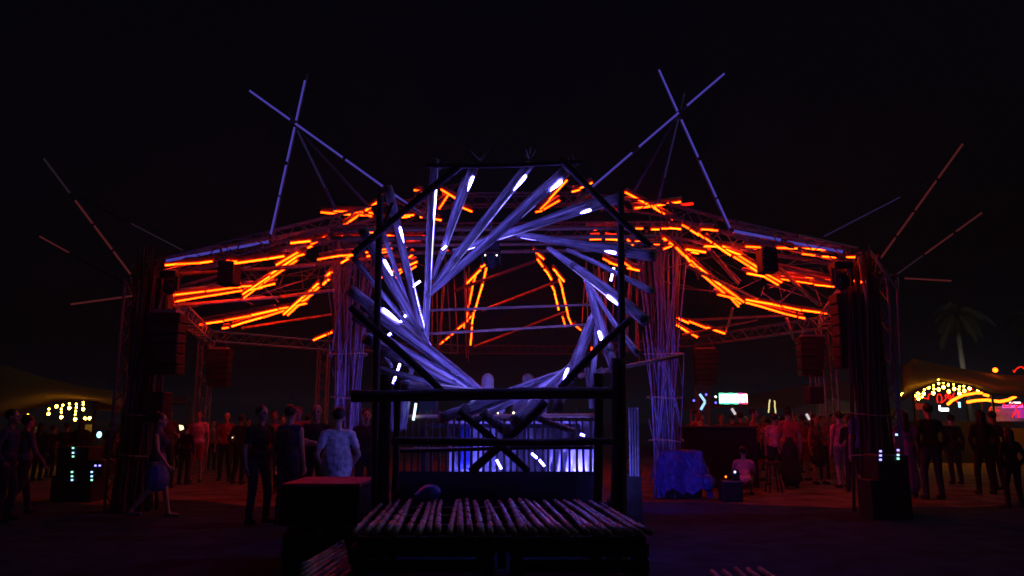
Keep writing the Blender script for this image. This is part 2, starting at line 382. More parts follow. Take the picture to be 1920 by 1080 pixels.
# steps of bamboo on both sides
def step(label, p_list, direction, length, z, cnt):
    t = thing('bamboo_step', label, 'step', (p_list[0].x, p_list[0].y, 0), 'bamboo steps beside the deck')
    a0, a1 = p_list
    for i in range(cnt):
        a = a0.lerp(a1, i / (cnt - 1)); b = a + direction * length
        cane(MB(), a + Vector((0, 0, rnd.uniform(-.005, .005))), b + Vector((rnd.uniform(-.02, .02), rnd.uniform(-.03, .03), 0)), .026, .022, 8, bow=.006).build('bamboo_slat', M['slat'], t, smooth=True)
    for f in (.12, .5, .88):
        c0 = a0 + direction * length * f; c1 = a1 + direction * length * f
        mb = MB(); mb.tube(c0 - Vector((0, 0, .055)), c1 - Vector((0, 0, .055)), .03, .03, 8); mb.build('bearer', M['plank'], t)
        for c in (c0.lerp(c1, .06), c0.lerp(c1, .94)):
            MB().tube(Vector((c.x, c.y, 0)), Vector((c.x, c.y, z - .05)), .03, .03, 8).build('leg', M['plank'], t)
zs = .36
pa, pb = PZ(642, 1016, zs), PZ(656, 1072, zs)
dl = (PZ(546, 1078, zs) - PZ(650, 1016, zs)); dl.normalize()
step('bamboo step at the left side of the deck, below the road case', (pa, pb), dl, 1.25, zs, 8)
zs = .20
pa, pb = PZ(1335, 1072, zs), PZ(1425, 1066, zs)
dr = (PZ(1470, 1100, zs) - PZ(1425, 1066, zs)); dr.normalize()
step('bamboo step half out of the frame to the right of the deck', (pa, pb), dr, .9, zs, 5)

# blue bundle lying on the deck
mb = MB(); c = PZ(806, 924, ZD + .1); rg = random.Random(3)
mb.ell(c, (.12, .12, .085), 18, 12, .12, rg); mb.ell(c + Vector((-.08, -.02, -.03)), (.09, .1, .055), 14, 10, .14, rg)
tag(mb.build('cloth_bundle', M['tarp'], smooth=True), 'crumpled blue cloth bundle lying at the back of the bamboo deck', 'cloth')

# road case on a lower crate at the left of the deck
def box_case(name, label, c, size, m, lidm, cat='case', handles=True):
    t = thing(name, label, cat, (c[0], c[1], c[2]))
    cx, cyy, z = c; w, d, h = size
    MB().box((cx, cyy, z + h * .42), (w, d, h * .84), bev=.01).build('body', m, t)
    MB().box((cx, cyy, z + h * .92), (w + .004, d + .004, h * .15), bev=.01).build('lid', lidm, t)
    for s in (-1, 1):
        for q in (-1, 1):
            MB().box((cx + s * w * .5, cyy + q * d * .5, z + h * .5), (.025, .025, h * .96), bev=.004).build('corner_rail', M['steel'], t)
    if handles:
        for s in (-.25, .25):
            mb = MB(); yy = cyy - d / 2 - .012
            mb.box((cx + s * w, yy, z + h * .45), (.13, .015, .09), bev=.004); mb.build('latch', M['black'], t)
    return t
case_c = (P(620, 905, 8.7).x, 8.72, .48)
box_case('road_case', 'black road case with red top left of the deck, resting on a lower crate', case_c, (.86, 1.0, .42), M['black'], M['black'])
MB().box((case_c[0] - .0, case_c[1] + .02, .48 + .42 + .006), (.84, .96, .012), bev=.003).build('lid_board', M['red'], bpy.data.objects['road_case'])
box_case('lower_crate', 'dark crate on the ground carrying the red-topped road case', (case_c[0] + .03, case_c[1], 0), (.8, .96, .40), M['black'], M['plank'])
for s in (-1, 0, 1):
    MB().box((case_c[0] + s * .3, case_c[1], .441), (.09, .9, .07)).build('runner', M['red'], bpy.data.objects['lower_crate'])

# ------------------------------------------------------------------ DJ booth behind the portal
YJ = 10.3
booth = thing('dj_booth', 'booth of bamboo pickets with rails and a raised floor behind the portal', 'booth', (0, 11, 0))
MB().box((P(940, 800, 11.6).x, 11.6, .25), (3.4, 2.6, .5), bev=.01).build('platform', M['plank'], booth)
fx0, fx1 = P(745, 800, YJ).x, P(1112, 800, YJ).x
x = fx0
while x < fx1:
    top = P(900, rnd.uniform(766, 776), YJ).z; bot = .5
    cane(MB(), (x, YJ, bot), (x + rnd.uniform(-.02, .02), YJ + rnd.uniform(-.02, .02), top), .021, .017, 6).build('picket', M['darklog'], booth, smooth=True)
    x += rnd.uniform(.075, .11)
for v, r in ((782, .03), (842, .018)):
    cane(MB(), P(742, v, YJ - .04), P(1116, v - 3, YJ - .04), r, r, 8).build('rail', M['bamboo'], booth, smooth=True)
# tabletop and gear
MB().box((P(935, 790, 11.0).x, 10.95, 1.5), (2.3, .6, .06), bev=.01).build('tabletop', M['black'], booth)
ledtube(P(850, 783, 10.72), P(1100, 780, 10.72), .012, BLUES, booth)  # strip added on the table to light the two people behind it
for s in (-1, 1):
    MB().box((P(935, 790, 11.0).x + s * 1.05, 10.95, .985), (.06, .5, .97)).build('table_leg', M['black'], booth)
# lit cloth behind the pickets on the right
mb = MB(); g_ = []
a, b = P(1022, 832, YJ + .3), P(1116, 832, YJ + .3); zb = P(1060, 890, YJ + .3).z
for i in range(13):
    z = a.z + (zb - a.z) * i / 12
    g_.append([Vector((a.x + (b.x - a.x) * j / 30, YJ + .3 + .03 * math.sin(j * 1.1 + i * .35) + .015 * math.sin(j * 2.7 - i * .8), z)) for j in range(31)])
clo = mb.sheet(g_).build('cloth_banner', M['white'], smooth=True); tag(clo, 'pale cloth glowing blue behind the right-hand pickets of the booth', 'cloth')
mm = clo.modifiers.new('thick', 'SOLIDIFY'); mm.thickness = .008
mb = MB(); g_ = []
for i in range(9):
    g_.append([P(863 + 18 * j / 8, 795 + 85 * i / 8, YJ + .3 + .03 * math.sin(j * 2 + i * .5)) for j in range(9)])
c2 = mb.sheet(g_).build('cloth_strip', M['tarp'], smooth=True); tag(c2, 'narrow blue cloth strip hanging behind the left pickets of the booth', 'cloth'); c2.modifiers.new('thick', 'SOLIDIFY').thickness = .008
mb = MB(); g_ = []
for i in range(8):
    g_.append([P(842 + 280 * j / 60, 790 + 100 * i / 7, YJ + .52 + .05 * math.sin(j * .9) + .02 * math.sin(j * 2.3 + i)) for j in range(61)])
tc_ = mb.sheet(g_).build('table_cloth', M['palecloth'], smooth=True); tag(tc_, 'pleated pale cloth hanging in front of the booth table behind the pickets', 'cloth'); tc_.modifiers.new('thick', 'SOLIDIFY').thickness = .008
# blue wash lights, most added unseen to brighten cloth, columns, panel and tarpaulin
def par_can(label, loc, aim, r, m, strength_mat, snoot=0):
    t = thing('wash_light', label, 'light', loc, 'wash lights in and around the booth, most added unseen'); loc = Vector(loc); d = (Vector(aim) - loc).normalized()
    mb = MB(); mb.rings([loc - d * .2, loc - d * .16, loc], [r * .55, r * .95, r], 14); mb.build('housing', M['black'], t, smooth=True)
    MB().tube(loc + d * .003, loc + d * .012, r * .88, r * .88, 16).build('lens', strength_mat, t)
    if snoot: MB().rings([loc - d * .02, loc + d * snoot], [r * 1.05, r * 1.15], 16, cap=False).build('snoot', M['black'], t, smooth=True)
    _, sx, sy = frame(d); y_ = MB()
    y_.curve([loc - d * .1 + sx * (r + .02), loc - d * .1 + sx * (r + .02) - Vector((0, 0, .16)), loc - d * .1 - sx * (r + .02) - Vector((0, 0, .16)), loc - d * .1 - sx * (r + .02)], .01, 6)
    y_.build('yoke', M['black'], t)
    return t
BLUEG = emis('added_violet_column_lens', (.14, .11, 1.0), 620.0)
BLUEF = emis('violet_wash_lens', (.13, .12, 1.0), 460.0)
BLUET = emis('added_deep_blue_lens', (.06, .07, 1.0), 620.0)
par_can('blue wash light on the booth floor behind the glowing cloth', P(1090, 898, YJ + .12), P(1060, 850, YJ + .42), .06, M['black'], BLUEF)
par_can('small added wash light on the booth floor aimed at the pleated cloth', P(880, 905, YJ + .12), P(890, 840, YJ + .5), .05, M['black'], BLUEF)  # lamp added behind the pickets to brighten the cloth
par_can('added wash light on the ground left behind the booth pointing up the column', Vector((P(735, 800, 13.8).x, 13.8, .25)), P(650, 680, 16), .12, M['black'], BLUEG, .4)  # this lamp and the next are added, hidden, to turn the columns violet
par_can('added wash light on the ground right behind the booth pointing up the column', Vector((P(1165, 800, 13.8).x, 13.8, .25)), P(1250, 680, 16), .12, M['black'], BLUEG, .4)
mb = MB(); g_ = []
for i in range(9): g_.append([P(733 + 36 * j / 10 - i * .9, 748 + 62 * i / 8, 10.15 + .04 * math.sin(j * 1.4 + i * .3)) for j in range(11)])
c3 = mb.sheet(g_).build('cloth_drape', M['white'], smooth=True); tag(c3, 'pale cloth draped under the rail at the left end of the booth', 'cloth'); c3.modifiers.new('thick', 'SOLIDIFY').thickness = .008
ledtube(P(780, 756, 10.2), P(775, 788, 10.2), .016, emis('pale_cyan_led', (.5, .8, 1.0), 3.0), booth); ledtube(P(797, 782, 10.5), P(808, 781, 10.5), .012, emis('pale_cyan_led', (.5, .8, 1.0), 3.0), booth)
par_can('small added wash light at the foot of the portal aimed at the slatted panel', Vector((P(1150, 880, 9.1).x, 9.1, .75)), P(1188, 800, 9.6), .028, M['black'], BLUEF)  # lamp added behind the post just to lift the pale slats
par_can('added wash light on the ground beside the right post aimed at the tarpaulin', Vector((P(1190, 900, 12.6).x, 12.6, .75)), P(1290, 872, 15.4), .07, M['black'], BLUET, .12)  # lamp added out of sight so the tarpaulin shows bright blue
# monitor speaker with round cone
def speaker_box(label, c, size, rz=0, name='loudspeaker', group=None, cones=2, cat='speaker', paper=None):
    t = thing(name, label, cat, c, group); cx, cyy, z = c; w, d, h = size
    MB().box((cx, cyy, z + h / 2), size, rz, bev=min(.02, w * .08)).build('cabinet', M['black'], t)
    f = Matrix.Rotation(rz, 3, 'Z') @ Vector((0, -1, 0))
    MB().box(Vector((cx, cyy, z + h / 2)) + f * (d / 2 + .004), (w * .9, .006, h * .92), rz).build('grille', M['grille'], t)
    for i in range(cones):
        zc = z + h * (i + .5) / cones; rr = min(w, h / cones) * .36; c0 = Vector((cx, cyy, zc)) + f * (d / 2 + .008)
        MB().rings([c0, c0 + f * .012, c0 + f * .004, c0 - f * .0], [rr, rr * .92, rr * .35, rr * .02], 18).build('cone', paper or M['grille'], t, smooth=True)
    return t
mp_ = P(803, 782, 10.7)
speaker_box('monitor speaker with a pale round cone at the left of the booth', (mp_.x, 10.7, mp_.z), (.26, .28, .34), cones=1, paper=M['white'])
for u in (932, 963):
    p = P(u, 775, 10.75)
    q = thing('desk_lamp', 'small lit desk lamp on the booth table, %s of two' % ('left' if u < 950 else 'right'), 'lamp', (p.x, p.y, 1.53), 'desk lamps on the booth table')
    MB().tube((p.x, p.y, 1.53), (p.x, p.y, p.z - .02), .008).build('stem', M['black'], q); MB().tube((p.x, p.y, 1.53), (p.x, p.y, 1.545), .04).build('base', M['black'], q)
    MB().ell(p, (.022, .022, .022), 10, 6).build('bulb', DESK, q, smooth=True)

# pale lattice panel standing at the right of the portal
lt = thing('lattice_panel', 'pale slatted panel standing upright at the right end of the booth', 'panel', (P(1187, 890, 9.6).x, 9.6, 0))
for k in range(4):
    a, b = P(1180 + k * 5.4, 764, 9.6), P(1182 + k * 5.0, 893, 9.6)
    mb = MB(); mb.tube(b, a, .0135, .0135, 6); mb.build('slat', M['white'], lt)
for v in (768, 800, 834, 862, 890):
    MB().box(P(1188, v, 9.615), (.17, .012, .02)).build('tie', M['plank'], lt)
mb = MB(); mb.box((P(1188, 890, 9.62).x, 9.66, P(1188, 892, 9.6).z / 2), (.2, .08, P(1188, 892, 9.6).z)); mb.build('foot', M['plank'], lt)

# long pole running out from the portal to the right column
tag(cane(MB(), P(1085, 705, 10.2), P(1278, 666, 10.6), .032, .026, 8).build('bamboo_pole', M['bamboo'], smooth=True), 'bamboo pole running from the portal to the right bamboo column', 'pole')

# ------------------------------------------------------------------ bamboo bundle columns
def bundle(name, label, base, waist, top, cnt, rb, rw, rt, r=.0165, m='cane', group=None, seed=1, ties=3, skew=2.8):
    t = thing(name, label, 'column', (base.x, base.y, 0), group); rg = random.Random(seed)
    for i in range(cnt):
        a0 = rg.uniform(0, 2 * math.pi); q = math.sqrt(rg.random())
        a1 = a0 + rg.uniform(.3, skew) * rg.choice((1, 1, -1))
        b = Vector((base.x + math.cos(a0) * rb * q, base.y + math.sin(a0) * rb * q, 0))
        w = waist + Vector((math.cos((a0 + a1) / 2) * rw * q, math.sin((a0 + a1) / 2) * rw * q, 0))
        k = top + Vector((math.cos(a1) * rt * q, math.sin(a1) * rt * q, rg.uniform(-.5, .35)))
        rr = r * rg.uniform(.7, 1.25); mb = MB()
        pts = []; rad = []; nseg = 12
        for s in range(nseg + 1):
            u = s / nseg; zt = u
            p = b * (1 - u) ** 2 + w * 2 * u * (1 - u) + k * u * u
            pts.append(p); rad.append(rr * (1.12 if s % 2 else 1 - .25 * u))
        mb.rings(pts, rad, 6); mb.build('cane', M[m], t, smooth=True)
    for i in range(7 if m == 'cane' else 0):
        u0 = rg.uniform(.02, .55); u1 = u0 + rg.uniform(.25, .45); a0 = rg.uniform(0, 6.28); a1 = a0 + rg.choice((-1, 1)) * rg.uniform(.9, 1.9)
        def at_(u, a, k=1.0): c = base * (1 - u) ** 2 + waist * 2 * u * (1 - u) + top * u * u; q = (rb * (1 - u) ** 2 + rw * 2 * u * (1 - u) + rt * u * u) * k; return c + Vector((math.cos(a) * q, math.sin(a) * q, 0))
        mb = MB(); mb.rings([at_(u0 + (u1 - u0) * k / 8, a0 + (a1 - a0) * k / 8, 1.02) for k in range(9)], [r * .75] * 9, 6); mb.build('woven_cane', M[m], t, smooth=True)
    for i in range(ties):
        u = .22 + .16 * i; z = u * top.z; c = base * (1 - u) ** 2 + waist * 2 * u * (1 - u) + top * u * u; rr = (rb * (1 - u) ** 2 + rw * 2 * u * (1 - u) + rt * u * u) * 1.0 + .015
        pts = [Vector((c.x + math.cos(a) * rr, c.y + math.sin(a) * rr, c.z + .02 * math.sin(a * 2 + i))) for a in [j * math.pi / 10 for j in range(21)]]
        mb = MB(); mb.curve(pts, .011, 5); mb.build('binding', M['rope'], t)
    return t
YC = 16.0
lb = P(652, 905, YC); lb.z = 0; bundle('bamboo_column', 'bundle column of bamboo canes left of the portal, lit violet', lb, P(652, 700, YC), P(658, 425, YC), 38, .36, .24, .66, group='bamboo columns flanking the portal', seed=5)
rb_ = P(1250, 905, YC); rb_.z = 0; bundle('bamboo_column', 'bundle column of bamboo canes right of the portal, lit violet', rb_, P(1246, 700, YC), P(1240, 425, YC), 38, .38, .25, .70, group='bamboo columns flanking the portal', seed=9)

# ------------------------------------------------------------------ truss canopy
canopy = thing('truss_canopy', 'wide octagonal canopy of metal trusses and bamboo poles carrying orange light tubes', 'canopy', (0, 19, 0))
def truss(mb, a, b, w=.26, r=.024, rl=.013, pitch=.3):
    a, b = Vector(a), Vector(b); d, s, u = frame(b - a); L = (b - a).length
    offs = [s * w / 2 + u * w / 2, -s * w / 2 + u * w / 2, -s * w / 2 - u * w / 2, s * w / 2 - u * w / 2]
    for o in offs: mb.tube(a + o, b + o, r, r, 6)
    k = max(1, int(L / pitch)); 
    for f in range(4):
        o0, o1 = offs[f], offs[(f + 1) % 4]
        for i in range(k):
            t0, t1 = i / k, (i + 1) / k
            if i % 2: mb.tube(a.lerp(b, t0) + o0, a.lerp(b, t1) + o1, rl, rl, 5)
            else: mb.tube(a.lerp(b, t0) + o1, a.lerp(b, t1) + o0, rl, rl, 5)
    return mb
V = {'FL': P(632, 436, 15.6), 'L': P(262, 512, 13.6), 'BL': P(388, 630, 22.5), 'B1': P(608, 648, 26), 'B2': P(1312, 640, 26), 'BR': P(1545, 605, 20.5), 'R': P(1634, 492, 13.3), 'FR': P(1256, 432, 15.6),
     'C1': P(862, 655, 29), 'C2': P(1072, 657, 29)}
ringv = ['FL', 'L', 'BL', 'B1', 'C1', 'C2', 'B2', 'BR', 'R', 'FR']
for a, b in zip(ringv, ringv[1:] + ringv[:1]):
    truss(MB(), V[a], V[b], .3).build('truss_beam', M['steel'], canopy)
for k in ('BL', 'B1', 'B2', 'BR', 'L', 'R'):
    v = V[k]; truss(MB(), (v.x, v.y, 0), (v.x, v.y, v.z - .15), .34, .026).build('truss_tower', M['steel'], canopy)
arch = [P(498, 449, 13.2), P(610, 420, 13.8), P(714, 396, 14.5), P(850, 376, 15), P(1075, 374, 15), P(1180, 384, 14.5), P(1254, 394, 13.8), P(1380, 430, 13.2), P(1490, 456, 13.0), P(1600, 480, 13.2)]
for a, b in zip(arch[:-1], arch[1:]): truss(MB(), a, b, .24, .02, .011, .26).build('arch_truss', M['steel'], canopy)
truss(MB(), P(498, 449, 13.2), V['L'], .24, .02, .011, .26).build('arch_truss', M['steel'], canopy)
# lattice wings at the peaks, seen red behind the iris
for p0, p1, p2 in (((780, 360, 14.2), (860, 345, 14.6), (760, 420, 14)), ((1058, 345, 14.6), (1115, 372, 14.2), (1130, 395, 14))):
    A, B, D = P(*p0), P(*p1), P(*p2); mb = MB()
    for i in range(7): mb.tube(A.lerp(B, i / 6), D.lerp(B, i / 6), .012, .012, 5)
    mb.tube(A, B, .02); mb.tube(D, B, .02); mb.tube(A, D, .02); mb.build('roof_lattice', M['steel'], canopy)
for (p0, y0, p1, y1, r) in (((320, 515), 13.6, (590, 498), 13, .04), ((320, 573), 15, (525, 557), 17, .045), ((525, 557), 17, (625, 544), 15, .045), ((360, 600), 21, (515, 572), 19, .04), ((455, 615), 21, (620, 590), 19, .045),
                            ((500, 505), 14, (760, 478), 13, .045), ((300, 548), 13.8, (470, 500), 14.5, .035), ((1330, 468), 14, (1384, 531), 16, .045), ((1447, 490), 14, (1535, 572), 17, .045), ((1475, 597), 20, (1488, 636), 21, .04), ((1374, 578), 19.5, (1362, 622), 24, .04),
                            ((1290, 500), 13, (1420, 560), 19, .04), ((1450, 495), 13.5, (1570, 520), 13.5, .04), ((1470, 500), 14, (1600, 545), 13.6, .03), ((853, 545), 20, (1003, 490), 17, .05), ((905, 582), 22, (1045, 528), 18, .05), ((890, 650), 26, (1060, 585), 21, .05),
                            ((620, 432), 11.6, (1190, 428), 11.6, .035), ((620, 447), 11.6, (1230, 444), 11.6, .04), ((640, 462), 11.8, (1240, 455), 11.8, .03), ((1160, 420), 11.5, (1240, 470), 11.5, .025), ((720, 360), 12.2, (815, 418), 11.8, .035), ((1105, 362), 12.2, (1050, 402), 12, .035),
                            ((1300, 600), 22, (1500, 590), 21, .045), ((1280, 628), 24, (1420, 600), 22, .045), ((500, 470), 13, (720, 425), 13, .035), ((740, 475), 12.2, (1230, 468), 12.2, .035)):
    cane(MB(), P(*p0, y0), P(*p1, y1), r, r * .8, 8, node=.5).build('bamboo_pole', M['bamboo'], canopy, smooth=True)
for k in range(105):      # thin canes criss-crossing under the roof
    sd = -1 if k % 2 else 1; u0 = 960 + sd * rnd.uniform(230, 640); f = (abs(u0 - 960) - 230) / 410
    v0 = 425 + f * 70 + rnd.uniform(0, 95); u1 = u0 + rnd.uniform(-130, 130); f1 = max(0, min(1, (abs(u1 - 960) - 230) / 410)); v1 = 425 + f1 * 70 + rnd.uniform(0, 110)
    Y = rnd.uniform(17.5, 22); cane(MB(), P(u0, v0, Y), P(u1, v1, Y + rnd.uniform(-1.5, 1.5)), .019, .013, 6, node=.6, bow=.01).build('thin_cane', M['bamboo'], canopy, smooth=True)
# hanging canes seen behind the opening
for k in range(26):
    u = rnd.choice([rnd.uniform(800, 880), rnd.uniform(1085, 1165), rnd.uniform(1180, 1200)]); Y = rnd.uniform(15, 22)
    p = P(u, rnd.uniform(480, 510), Y); q = P(u + rnd.uniform(-14, 14), rnd.uniform(640, 690), Y)
    cane(MB(), p, q, .022, .016, 6, node=.6).build('hanging_cane', M['bamboo'], canopy, smooth=True)

def z5(x, y): return (240 + x * .2962, 360 + y * .2963)
def zA(x, y): return (660 + x * .2315, 290 + y * .2315)
def z1(x, y): return (640 + x / 3, 280 + y / 3)
def zB(x, y): return (940 + x * .2315, 290 + y * .2315)
def z6(x, y): return (1160 + x * .3149, 320 + y * .3148)
def interp(xs_, ys_): return lambda p: float(np.interp(p[0], xs_, ys_))
def interpv(xs_, ys_): return lambda p: float(np.interp(p[1], xs_, ys_))
groups = [
 (z5, interp([600, 720], [14.6, 14.3]), .034, [(1235,130,1310,137),(1318,122,1475,128),(1325,139,1395,142),(1480,146,1530,151),(1540,133,1592,140),(1375,205,1465,145),(1515,110,1593,55)]),
 (z5, interp([300, 600], [13.4, 12.2]), .030, [(250,462,300,457),(305,457,440,450),(470,447,520,440),(640,438,680,440),(690,450,870,425),(905,420,975,408),(1045,322,1140,312)]),
 (z5, interp([275, 400, 510, 620], [13.9, 15.5, 16.8, 14]), .036, [(1165,328,1245,288),(1145,350,1158,344),(945,458,1070,385),(1075,405,1110,395),(910,515,1060,415),(915,538,1065,435),(735,640,885,540),(868,568,892,550),(740,665,840,590),
   (270,652,470,630),(505,626,655,606),(675,602,700,602),(725,597,770,595),(310,690,497,658),(525,655,710,625),(780,618,840,606),(830,604,918,583),(120,668,200,662),(140,715,180,712)]),
 (z5, interp([375, 540, 620, 700], [21.5, 19.3, 16.5, 13.5]), .044, [(460,838,595,818),(620,812,768,785),(790,778,940,745),(965,738,1020,730),(605,862,630,858),(665,848,715,832),(727,828,845,795),(860,792,985,752),
   (990,770,1105,668),(1015,775,1080,715),(1060,720,1125,705),(1120,655,1160,622),(1108,690,1135,672),(1175,605,1200,582),(1145,662,1168,645),(1175,632,1205,605),(1258,528,1285,508),(1240,580,1268,555)]),
 (z5, interp([590, 720], [13, 12.6]), .026, [(1215,425,1270,415),(1300,410,1345,403),(1370,402,1410,398),(1362,442,1382,430),(1298,293,1312,290),(1330,287,1345,284),(1436,283,1448,283),(1464,283,1478,283),(1395,410,1408,404)]),
 (z5, interp([580, 620], [25, 24]), .05, [(1180,935,1250,905),(1275,895,1287,889)]),
 (zA, interp([680, 900], [12.8, 13.2]), .024, [(392,495,420,493),(425,506,450,503),(462,491,480,490),(430,663,465,663),(475,666,500,664),(530,664,565,662),(445,745,510,740),(525,738,548,735),(265,767,303,762),(262,790,290,785),(130,788,148,784),(140,820,170,815),(475,890,510,875),(485,925,503,914),(476,822,490,810),(335,945,380,935),(365,985,390,960),(272,655,292,655),(298,660,322,660),(160,630,175,630),(570,505,590,505),(20,663,40,663),(60,663,78,663),(250,985,262,975)]),
 (zA, interp([780, 900], [14.4, 14.4]), .030, [(520,290,560,297),(735,290,825,345),(715,425,770,340),(885,425,955,455),(725,825,765,790),(690,525,706,528),(345,145,345,146)][:6]),
 (z1, interpv([490, 650], [18, 27.5]), .040, [(710,750,780,680),(790,660,815,645),(755,710,735,785),(735,795,715,885),(710,920,690,1000),(815,670,800,740),(795,760,770,840),(768,850,752,905),(745,920,735,980),(690,985,730,940),(735,1000,727,1098),(680,990,658,1008),(640,1028,622,1042),(605,1055,590,1068),(572,1082,558,1093),
   (1085,572,1132,612),(1105,620,1130,655),(1145,678,1160,695),(1162,700,1180,730),(1185,770,1200,800),(1200,810,1222,900),(1245,945,1260,995),(1195,675,1210,690),(1215,700,1250,740),(1225,730,1245,790),(1242,790,1275,930),(1275,940,1297,990),(1315,990,1345,1015),(1405,1150,1408,1120)]),
 (zB, interp([1000, 1200], [14.2, 13.2]), .028, [(520,220,400,350),(330,430,385,375),(360,435,455,380),(655,265,720,235),(590,297,618,289),(295,462,315,458),(700,602,740,605),(770,606,855,600),(885,603,940,602),(735,685,790,683),(865,685,945,690),(840,850,880,870),(890,880,940,895),(1002,880,1050,915),(1040,922,1100,935),(1035,700,1055,720),(1105,704,1125,703),(1140,706,1170,708),(1255,600,1235,600),(890,460,910,458)]),
 (z6, interp([1170, 1300], [14.3, 14.6]), .034, [(50,135,70,145),(82,152,170,200),(105,222,190,213),(200,215,212,218),(225,208,355,188),(220,228,310,282)]),
 (z6, interp([1240, 1390, 1550], [13.5, 19, 20.5]), .042, [(270,405,315,440),(345,460,385,500),(405,468,512,485),(440,485,468,492),(400,510,420,535),(430,535,470,575),(430,560,450,580),(480,580,605,680),(470,595,585,695),(595,700,625,728),(620,690,740,780),(595,738,730,770),(660,750,710,805),(640,740,720,790),
   (765,770,910,795),(930,800,1075,830),(1100,832,1235,850),(765,787,850,810),(865,815,980,850),(1000,855,1050,867),(1080,874,1100,878)]),
 (z6, interp([1320, 1430, 1470, 1570], [13.8, 16.5, 16.5, 13.6]), .036, [(515,450,590,452),(570,440,660,500),(620,452,718,463),(740,468,810,472),(640,470,720,500),(690,515,770,565),(720,510,785,550),(785,575,825,600),(800,558,820,573),(770,612,870,632),(885,620,960,660),(880,640,940,675),(975,628,1165,640),(1180,645,1285,652),(975,645,1145,670),(1175,678,1290,690)]),
 (z6, interp([1230, 1560], [12.4, 13.2]), .026, [(955,460,1010,461),(1020,463,1090,464),(1100,465,1215,470),(1105,497,1155,503),(1225,512,1280,515),(440,362,465,378),(480,380,495,392),(390,330,405,338),(505,350,545,352),(560,355,575,356),(315,343,355,347),(528,410,542,420),(115,345,128,345),(210,350,225,350),(270,345,285,345),(208,437,228,437),(280,462,300,455),(770,453,830,456),(1370,515,1392,515),(1355,657,1385,657),(1455,662,1470,661)]),
 (z6, interp([1260, 1360], [24, 24]), .052, [(355,880,410,905),(425,900,520,937),(535,937,625,968),(350,922,395,950),(400,955,462,988)]),
]
RAILD = Vector((0, .08, .11))
for fz, fy, r, segs in groups:
    for (x0, y0, x1, y1) in segs:
        p0, p1 = fz(x0, y0), fz(x1, y1); a, b = P(*p0, fy(p0)), P(*p1, fy(p1)); d = (b - a)
        if d.length < .02: continue
        e = d.normalized() * min(.25, d.length * .2)
        rl = cane(MB(), a - e + RAILD, b + e + RAILD, .035, .03, 7, node=.45).build('tube_rail', M['bamboo'], canopy, smooth=True)
        x_ = d.normalized() * .045; ledtube(a - x_, b + x_, r * .56, ORANGE, rl, sleeve=RIM_GLOW)
# dim red stubs
for (x0, y0, x1, y1) in ((365,205,440,197),):
    p0, p1 = z6(x0, y0), z6(x1, y1); ledtube(P(*p0, 14.6), P(*p1, 14.8), .03, REDL, canopy)
# violet tubes on the roof edge
for (p0, p1, Y) in (((312, 489), (413, 470), 13.3), ((417, 469), (505, 453), 13.2), ((1375, 433), (1464, 450), 13.0), ((1473, 453), (1580, 472), 13.1)):
    rl = cane(MB(), P(*p0, Y) + RAILD, P(*p1, Y) + RAILD, .035, .03, 7).build('tube_rail', M['bamboo'], canopy, smooth=True)
    ledtube(P(*p0, Y), P(*p1, Y), .026, BLUEP, rl)

# ------------------------------------------------------------------ crossed poles above the canopy
def tripod(label, poles, group):
    b = P(*poles[0][1], poles[0][2]); t = thing('crossed_poles', label, 'poles', (b.x, b.y, b.z), group)
    for (p0, p1, Y, segs, m) in poles:
        a, b = P(*p0, Y), P(*p1, Y); d = b - a
        po = cane(MB(), b + Vector((0, .05, 0)), a + Vector((0, .05, 0)), .028, .02, 8, node=.5).build('pole', M['cane'], t, smooth=True)
        for s0, s1 in segs: ledtube(a + d * s0, a + d * s1, .018 if m is not BLUEQ else .012, m, po)
    return t
g1 = 'crossed poles standing above the canopy'
tripod('crossed violet-lit poles above the left half of the canopy', [((468, 170), (800, 408), 12.6, [(0, .235), (.265, .535), (.55, .76), (.80, .97)], BLUEP), ((575, 136), (506, 446), 12.7, [(.05, .30), (.34, .55), (.57, .75), (.76, .98)], BLUEP),
        ((538, 205), (628, 392), 12.9, [(.22, .8)], BLUEQ), ((552, 235), (692, 388), 13.2, [], BLUEQ)], g1)
tripod('crossed violet-lit poles above the right half of the canopy', [((1358, 138), (1050, 402), 12.6, [(.0, .235), (.285, .53), (.57, .82)], BLUEP), ((1233, 125), (1372, 434), 12.7, [(.02, .28), (.33, .56), (.58, .80), (.81, .98)], BLUEP),
        ((1284, 173), (1236, 376), 12.9, [(.25, .8)], BLUEQ), ((1276, 205), (1188, 362), 13.2, [], BLUEQ)], g1)
def lonepole(label, p0, p1, Y0, Y1, segs, m, r=.03):
    a, b = P(*p0, Y0), P(*p1, Y1); t = thing('outrigger_pole', label, 'pole', b, 'slanting poles at the canopy corners'); d = b - a
    po = cane(MB(), b + Vector((0, .05, 0)), a + Vector((0, .05, 0)), r, r * .7, 7, node=.5).build('pole', M['darklog'], t, smooth=True)
    for s0, s1, mm_ in segs: ledtube(a + d * s0, a + d * s1, r * .62, mm_, po)
lonepole('long slanting pole rising to the upper left from the left canopy corner', (82, 297), (247, 517), 13.2, 13.5, [(.0, .30, GREYP), (.36, .56, REDP), (.575, .78, REDP), (.795, .99, REDP)], REDP)
lonepole('short dim pole at the far left below the long slanting pole', (74, 443), (240, 535), 13.6, 13.6, [(0, .34, REDP)], REDP, .022)
lonepole('nearly level red-lit pole pointing left from the left tower', (130, 571), (262, 553), 13.2, 13.5, [(.02, .95, REDP)], REDP, .028)
lonepole('faint slanting pole behind the left end of the canopy edge', (150, 370), (348, 472), 15, 14, [(.5, .98, GREYP)], GREYP, .022)
lonepole('long red-lit pole rising to the upper right from the right tower', (1805, 270), (1650, 486), 13.0, 13.3, [(.0, .30, REDP), (.32, .58, REDP), (.595, .80, REDP), (.815, .99, REDP)], REDP)
